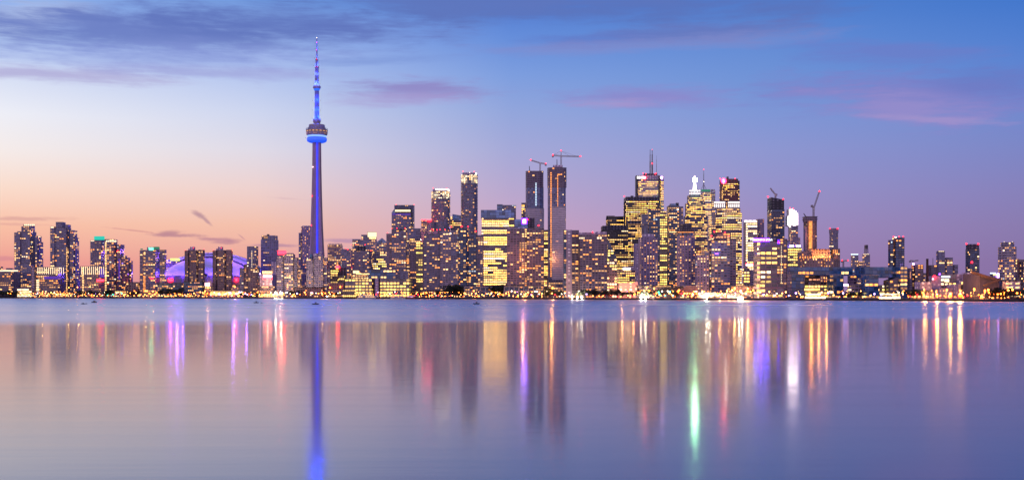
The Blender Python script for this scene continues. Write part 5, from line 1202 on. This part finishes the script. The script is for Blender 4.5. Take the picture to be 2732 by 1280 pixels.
SEC = [(-10, 45, 3, 'wo', 'left of the white lit pavilion'), (45, 200, 26, 'wwlxol', 'before the left uplit hall'), (200, 340, 20, 'woxlgl', 'before the teal topped tower'), (340, 480, 22, 'lwlolx', 'below the green topped tower'), (480, 690, 40, 'lwxolvw', 'before the stadium'), (690, 790, 16, 'xxwlv', 'beside the white twin floodlights'),
       (790, 920, 16, 'vwoxl', 'below the spire tower'), (920, 1100, 20, 'olwxr', 'before the yellow lit terminal'), (1100, 1240, 20, 'owlrw', 'below the wide balconied tower'), (1240, 1450, 30, 'xwolw', 'before the dark terraced quay buildings'), (1450, 1560, 8, 'xwr', 'below the taller unfinished tower'), (1560, 1690, 13, 'wlrvl', 'in the park of dark trees'),
       (1690, 1810, 18, 'owoxlg', 'before the ferry terminal'), (1810, 2010, 30, 'ooxwolg', 'before the long orange lit pavilion'), (2010, 2110, 10, 'xwrv', 'below the violet lettered office block'), (2110, 2420, 17, 'wlxvw', 'before the blue glass buildings'), (2420, 2620, 14, 'oooor', 'before the sugar works'), (2620, 2735, 11, 'ooolr', 'at the right end of the quay')]
KEY = dict(w='warm', x='white', o='orange', r='red', v='violet', g='green', l='low')
for a, c, n, pat, where in SEC:
    for k in range(n):
        px = a + (c - a) * (k + rl.uniform(.1, .9)) / n; key = KEY[rl.choice(pat)]; D = shore(px) + rl.choice([2.5, 2.5, 4, 9, 12])
        me, cw = LM[key]; o = link('street_lamp', me); o.location = (X(px, D), D, LAND); s = rl.uniform(.75, 1.25); o.scale = (s, s, s * rl.uniform(.7, 1.3))
        tag(o, f'{cw} street lamp on the shore promenade {where}', 'street lamp', f'{cw} lamps {where}')
# past three hundred of them the rest of the shore lamps are one mass of small lights
def lamp_mass():
    rm = random.Random(77); m = MB(); mats = [WARML, ORANGEL, WHITE, DARK, GL['warm2'], LILACL]
    for a, c, n in ((50, 205, 60), (205, 345, 45), (380, 480, 35), (480, 700, 110), (700, 790, 36), (860, 1100, 80), (1100, 1240, 46), (1240, 1450, 80), (1455, 1560, 16), (1560, 1690, 20), (1690, 1810, 46), (1810, 2010, 110), (2010, 2420, 60), (2420, 2735, 60)):
        for _ in range(n):
            px = rm.uniform(a, c); D = shore(px) + rm.uniform(2, 13); h = rm.choice([1.4, 2.2, 3.2, 4.5, 6, 8]); r = rm.uniform(.2, .42)
            x = X(px, D); k = rm.choices([0, 1, 2, 4, 5], [5, 5 if a < 1700 else 11, 1.2, 4, .4])[0]
            m.ball((x, D, LAND + h), r, k, 4); m.beam((x, D, LAND), (x, D, LAND + h - r), .12, 3)
    o = m.build('shore_lights', mats); tag(o, 'scattered small lights along the whole city shore', 'lights', kind='stuff')
lamp_mass()
def floodmast(px, py, mat, colr, r, lab, watt, group=None):
    D = shore(px) + 3.5; z = Z(py, D) - LAND
    t = thing('floodlight_mast', lab, 'floodlight', (X(px, D), D, LAND), group=group)
    m = MB(); m.beam((0, 0, 0), (0, 0, z), .4, 0, .25); m.build('pole', STEEL, t)
    m = MB(); m.ball((0, -.6, z), r, 0, 8); m.beam((0, 0, z), (0, .6, z), r * 1.2, 1); m.build('lamp_head', [mat, DARK], t)
    if watt:
        L = bpy.data.lights.new('lamp_light', 'POINT'); L.energy = watt; L.color = colr; L.shadow_soft_size = r
        o = bpy.data.objects.new('lamp_light', L); COL.objects.link(o); o.parent = t; o.location = (0, -.6, z + r + .6)
OC, WC = (1, .42, .1), (1, .8, .55)
for px, py, kind, r, w, lab in [
 (736, 781, 'w', 1.5, 30000, 'left one of the dazzling white twin floodlights beside the gridded block'), (750, 781, 'w', 1.5, 30000, 'right one of the dazzling white twin floodlights beside the gridded block'),
 (1526, 792, 'w', .9, 8000, 'white floodlight at the foot of the blank concrete wall, first of three'), (1540, 793, 'w', .9, 8000, 'white floodlight before the wide orange windowed block, middle of three'), (1552, 793, 'w', .9, 8000, 'white floodlight before the wide orange windowed block, last of three'),
 (1711, 793, 'w', 1.2, 14000, 'left one of two white floodlights at the ferry terminal'), (1722, 793, 'w', 1.2, 14000, 'right one of two white floodlights at the ferry terminal'),
 (1885, 793, 'w', 1.1, 16000, 'white floodlight at the left end of the long orange lit pavilion'), (1893, 794, 'w', 1.3, 16000, 'second white floodlight at the left end of the long orange lit pavilion'), (1898, 791, 'w', 1.0, 0, 'third white floodlight at the left end of the long orange lit pavilion'),
 (1972, 797, 'w', 1.5, 16000, 'low glaring floodlight at the waterline before the long orange lit pavilion'), (1980, 797, 'w', 1.5, 16000, 'low glaring floodlight right beside the brightest waterline floodlight'),
 (2499, 788, 'o', 1.4, 26000, 'first of three glaring orange floodlights before the sugar works'), (2535, 788, 'o', 1.5, 28000, 'middle one of three glaring orange floodlights before the sugar works'), (2561, 788, 'o', 1.8, 34000, 'largest and last of three glaring orange floodlights before the sugar works'),
 (2618, 790, 'o', 1.0, 0, 'orange floodlight at the foot of the brown lift tower'), (2471, 791, 'o', .8, 5000, 'orange floodlight at the chimney foot'), (2627, 775, 'o', .8, 0, 'small orange floodlight high on the sloping gallery shed'), (2636, 773, 'o', .8, 0, 'upper small orange floodlight on the sloping gallery shed'), (2465, 772, 'o', .6, 3000, 'small orange floodlight on the plain tank house'),
 (207, 766, 'o', .8, 5000, 'orange floodlight between the two uplit halls'), (184, 767, 'o', .7, 5000, 'orange floodlight below the plain crowned tower'), (114, 778, 'o', .7, 4000, 'orange floodlight before the violet band hall'), (388, 776, 'o', .8, 6000, 'orange floodlight left below the green topped tower'), (408, 777, 'o', .8, 6000, 'orange floodlight right below the green topped tower'),
 (359, 776, 'o', .6, 0, 'orange floodlight below the low orange lamp block'), (1745, 770, 'o', .6, 4000, 'tall slim orange mast light at the ferry terminal'), (1757, 779, 'g', .8, 0, 'green mast light at the ferry terminal'), (1787, 778, 'g', .8, 0, 'green mast light beside the pink hall'), (1818, 783, 'r', .7, 0, 'red mast light before the pink hall'),
 (1400, 786, 'o', .8, 6000, 'orange floodlight before the rosy apartment block'), (1474, 768, 'o', 1.0, 9000, 'orange floodlight on the podium of the taller unfinished tower'), (1960, 770, 'o', .9, 9000, 'orange floodlight on the orange lit low block'), (1995, 770, 'o', .9, 9000, 'right orange floodlight on the orange lit low block'), (1920, 786, 'o', .9, 9000, 'orange floodlight before the red edged tower'),
 (1945, 792, 'o', .8, 4000, 'orange floodlight low on the quay before the bright crowned tower'), (860, 785, 'o', .7, 5000, 'orange floodlight right of the red brick block'), (872, 790, 'w', .6, 0, 'small white floodlight right of the red brick block'), (555, 768, 'o', .8, 6000, 'orange floodlight between the two brown slab towers'), (627, 765, 'o', .8, 6000, 'orange floodlight right of the right brown slab tower')]:
    mt, cc = {'w': (WHITEHOT, WC), 'o': (ORANGEHOT if r > 1.1 else ORANGEL, OC), 'g': (GREENL, (.1, 1, .5)), 'r': (RED, (1, .1, .1))}[kind]
    floodmast(px, py, mt, cc, r, lab, w * LAMPK)
# ------------------------------------------------------------------ boats
def ship(px, ln, lab, cat='ferry', decks=2, hullm=None, lit='warm2', name='passenger_boat'):
    D = shore(px) - 9; t = thing(name, lab, cat, (X(px, D), D, 0)); w = ln * .2; m = MB()
    st = [(-ln/2, .75, 2.2), (-ln*.3, 1, 2.0), (ln*.2, 1, 2.0), (ln*.38, .6, 2.3), (ln/2, .05, 2.9)]
    for (xa, wa, za), (xb, wb, zb) in zip(st, st[1:]):
        for s in (-1, 1):
            q = [(xa, s*wa*w/2*.7, -.4), (xb, s*wb*w/2*.7, -.4), (xb, s*wb*w/2, zb), (xa, s*wa*w/2, za)]; m.face(q if s < 0 else q[::-1])
        m.face([(xa, -wa*w/2, za-.3), (xb, -wb*w/2, zb-.3), (xb, wb*w/2, zb-.3), (xa, wa*w/2, za-.3)])
    xa, wa, za = st[0]; m.face([(xa, wa*w/2*.7, -.4), (xa, -wa*w/2*.7, -.4), (xa, -wa*w/2, za), (xa, wa*w/2, za)]); m.build('hull', hullm or WHITEP, t)
    for d in range(decks):
        x0, x1 = -ln * (.44 - .05 * d), ln * (.30 - .09 * d); z = 2.0 + 2.4 * d; m = MB(); m.box(x0, x1, -w*.42, w*.42, z, z + 2.1); m.box(x0 - .6, x1 + .8, -w*.47, w*.47, z + 2.1, z + 2.4); m.build('deck', SLABM if hullm is DARK else WHITEP, t)
        for k in range(7):
            if rl.random() < .3: continue
            x = x0 + (x1 - x0) * (k + .5) / 7; o = link('window', unit_window(lit), t); o.location = (x, -w*.42 - .02, z + 1.2); o.scale = ((x1 - x0) / 7 * .7, 1, .9)
    m = MB(); m.beam((-ln*.05, 0, 2 + 2.4*decks), (-ln*.05, 0, 6.5 + 2.4*decks), .25); m.beam((-ln*.05 - 1.2, 0, 5 + 2.4*decks), (-ln*.05 + 1.2, 0, 5 + 2.4*decks), .15); m.build('mast', STEEL, t)
ship(982, 33, 'white two decked passenger boat moored before the yellow lit terminal')
ship(1062, 22, 'white passenger boat with an orange lit deck, right of the two decked boat', decks=1, lit='amber')
ship(1097, 12, 'small red hulled boat moored right of the passenger boats', 'boat', 1, REDBRICK, 'pink', 'tug_boat')
ship(1766, 20, 'dark hulled ferry moored at the ferry terminal', decks=1, lit='amber', hullm=DARK)
ship(1822, 14, 'dark tug boat moored before the pink hall', 'boat', 1, DARK, 'cream', 'tug_boat')
ship(1905, 15, 'dark hulled boat moored before the long orange lit pavilion', 'boat', 1, DARK, 'warm2')
ship(2000, 15, 'small dark boat moored below the violet lettered office block', 'boat', 1, DARK, 'amber')
def small_boat(px, py, s, lab):
    D = CAMH * FPX / (py - HZ); t = thing('motor_boat', lab, 'boat', (X(px, D), D, 0), rl.uniform(-.3, .3), 'small dark boats on the lake'); m = MB(); L = 3.2 * s; w = .75 * s
    st = [(-L/2, 1, .5), (0, 1, .5), (L*.35, .6, .62), (L/2, .03, .8)]
    for (xa, wa, za), (xb, wb, zb) in zip(st, st[1:]):
        for q in (-1, 1):
            f = [(xa, q*wa*w*.7, -.15*s), (xb, q*wb*w*.7, -.15*s), (xb, q*wb*w, zb*s), (xa, q*wa*w, za*s)]; m.face(f if q < 0 else f[::-1])
        m.face([(xa, -wa*w, za*s-.1), (xb, -wb*w, zb*s-.1), (xb, wb*w, zb*s-.1), (xa, wa*w, za*s-.1)])
    m.face([(-L/2, w*.7, -.15*s), (-L/2, -w*.7, -.15*s), (-L/2, -w, .5*s), (-L/2, w, .5*s)]); m.build('hull', DARK, t)
    m = MB(); m.box(-L*.18, L*.12, -w*.6, w*.6, .4*s, 1.25*s); m.box(-L*.22, L*.16, -w*.68, w*.68, 1.25*s, 1.36*s); m.build('cabin', STEEL, t)
    m = MB(); m.box(-L/2 - .35*s, -L/2 - .05, -.2*s, .2*s, -.1, .75*s); m.build('outboard_motor', DARK, t)
for px, py, s, lab in ((842.5, 812, 1.5, 'dark boat on the lake straight below the spire tower, the largest of the small boats'), (684, 808, 1.3, 'dark boat on the lake below the low brown brick block'), (698, 808.5, .55, 'tiny dark boat beside the one below the low brown brick block'), (252, 807, 1.6, 'dark boat on the lake below the teal topped tower'), (222, 811, .9, 'small dark boat nearest the left side of the lake'), (230, 810.5, .6, 'tiny dark boat between the two boats below the teal topped tower'), (1272, 811, 1.5, 'dark boat on the lake below the navy glass tower')):
    small_boat(px, py, s * .75, lab)
place_windows(WIN_PARTS)
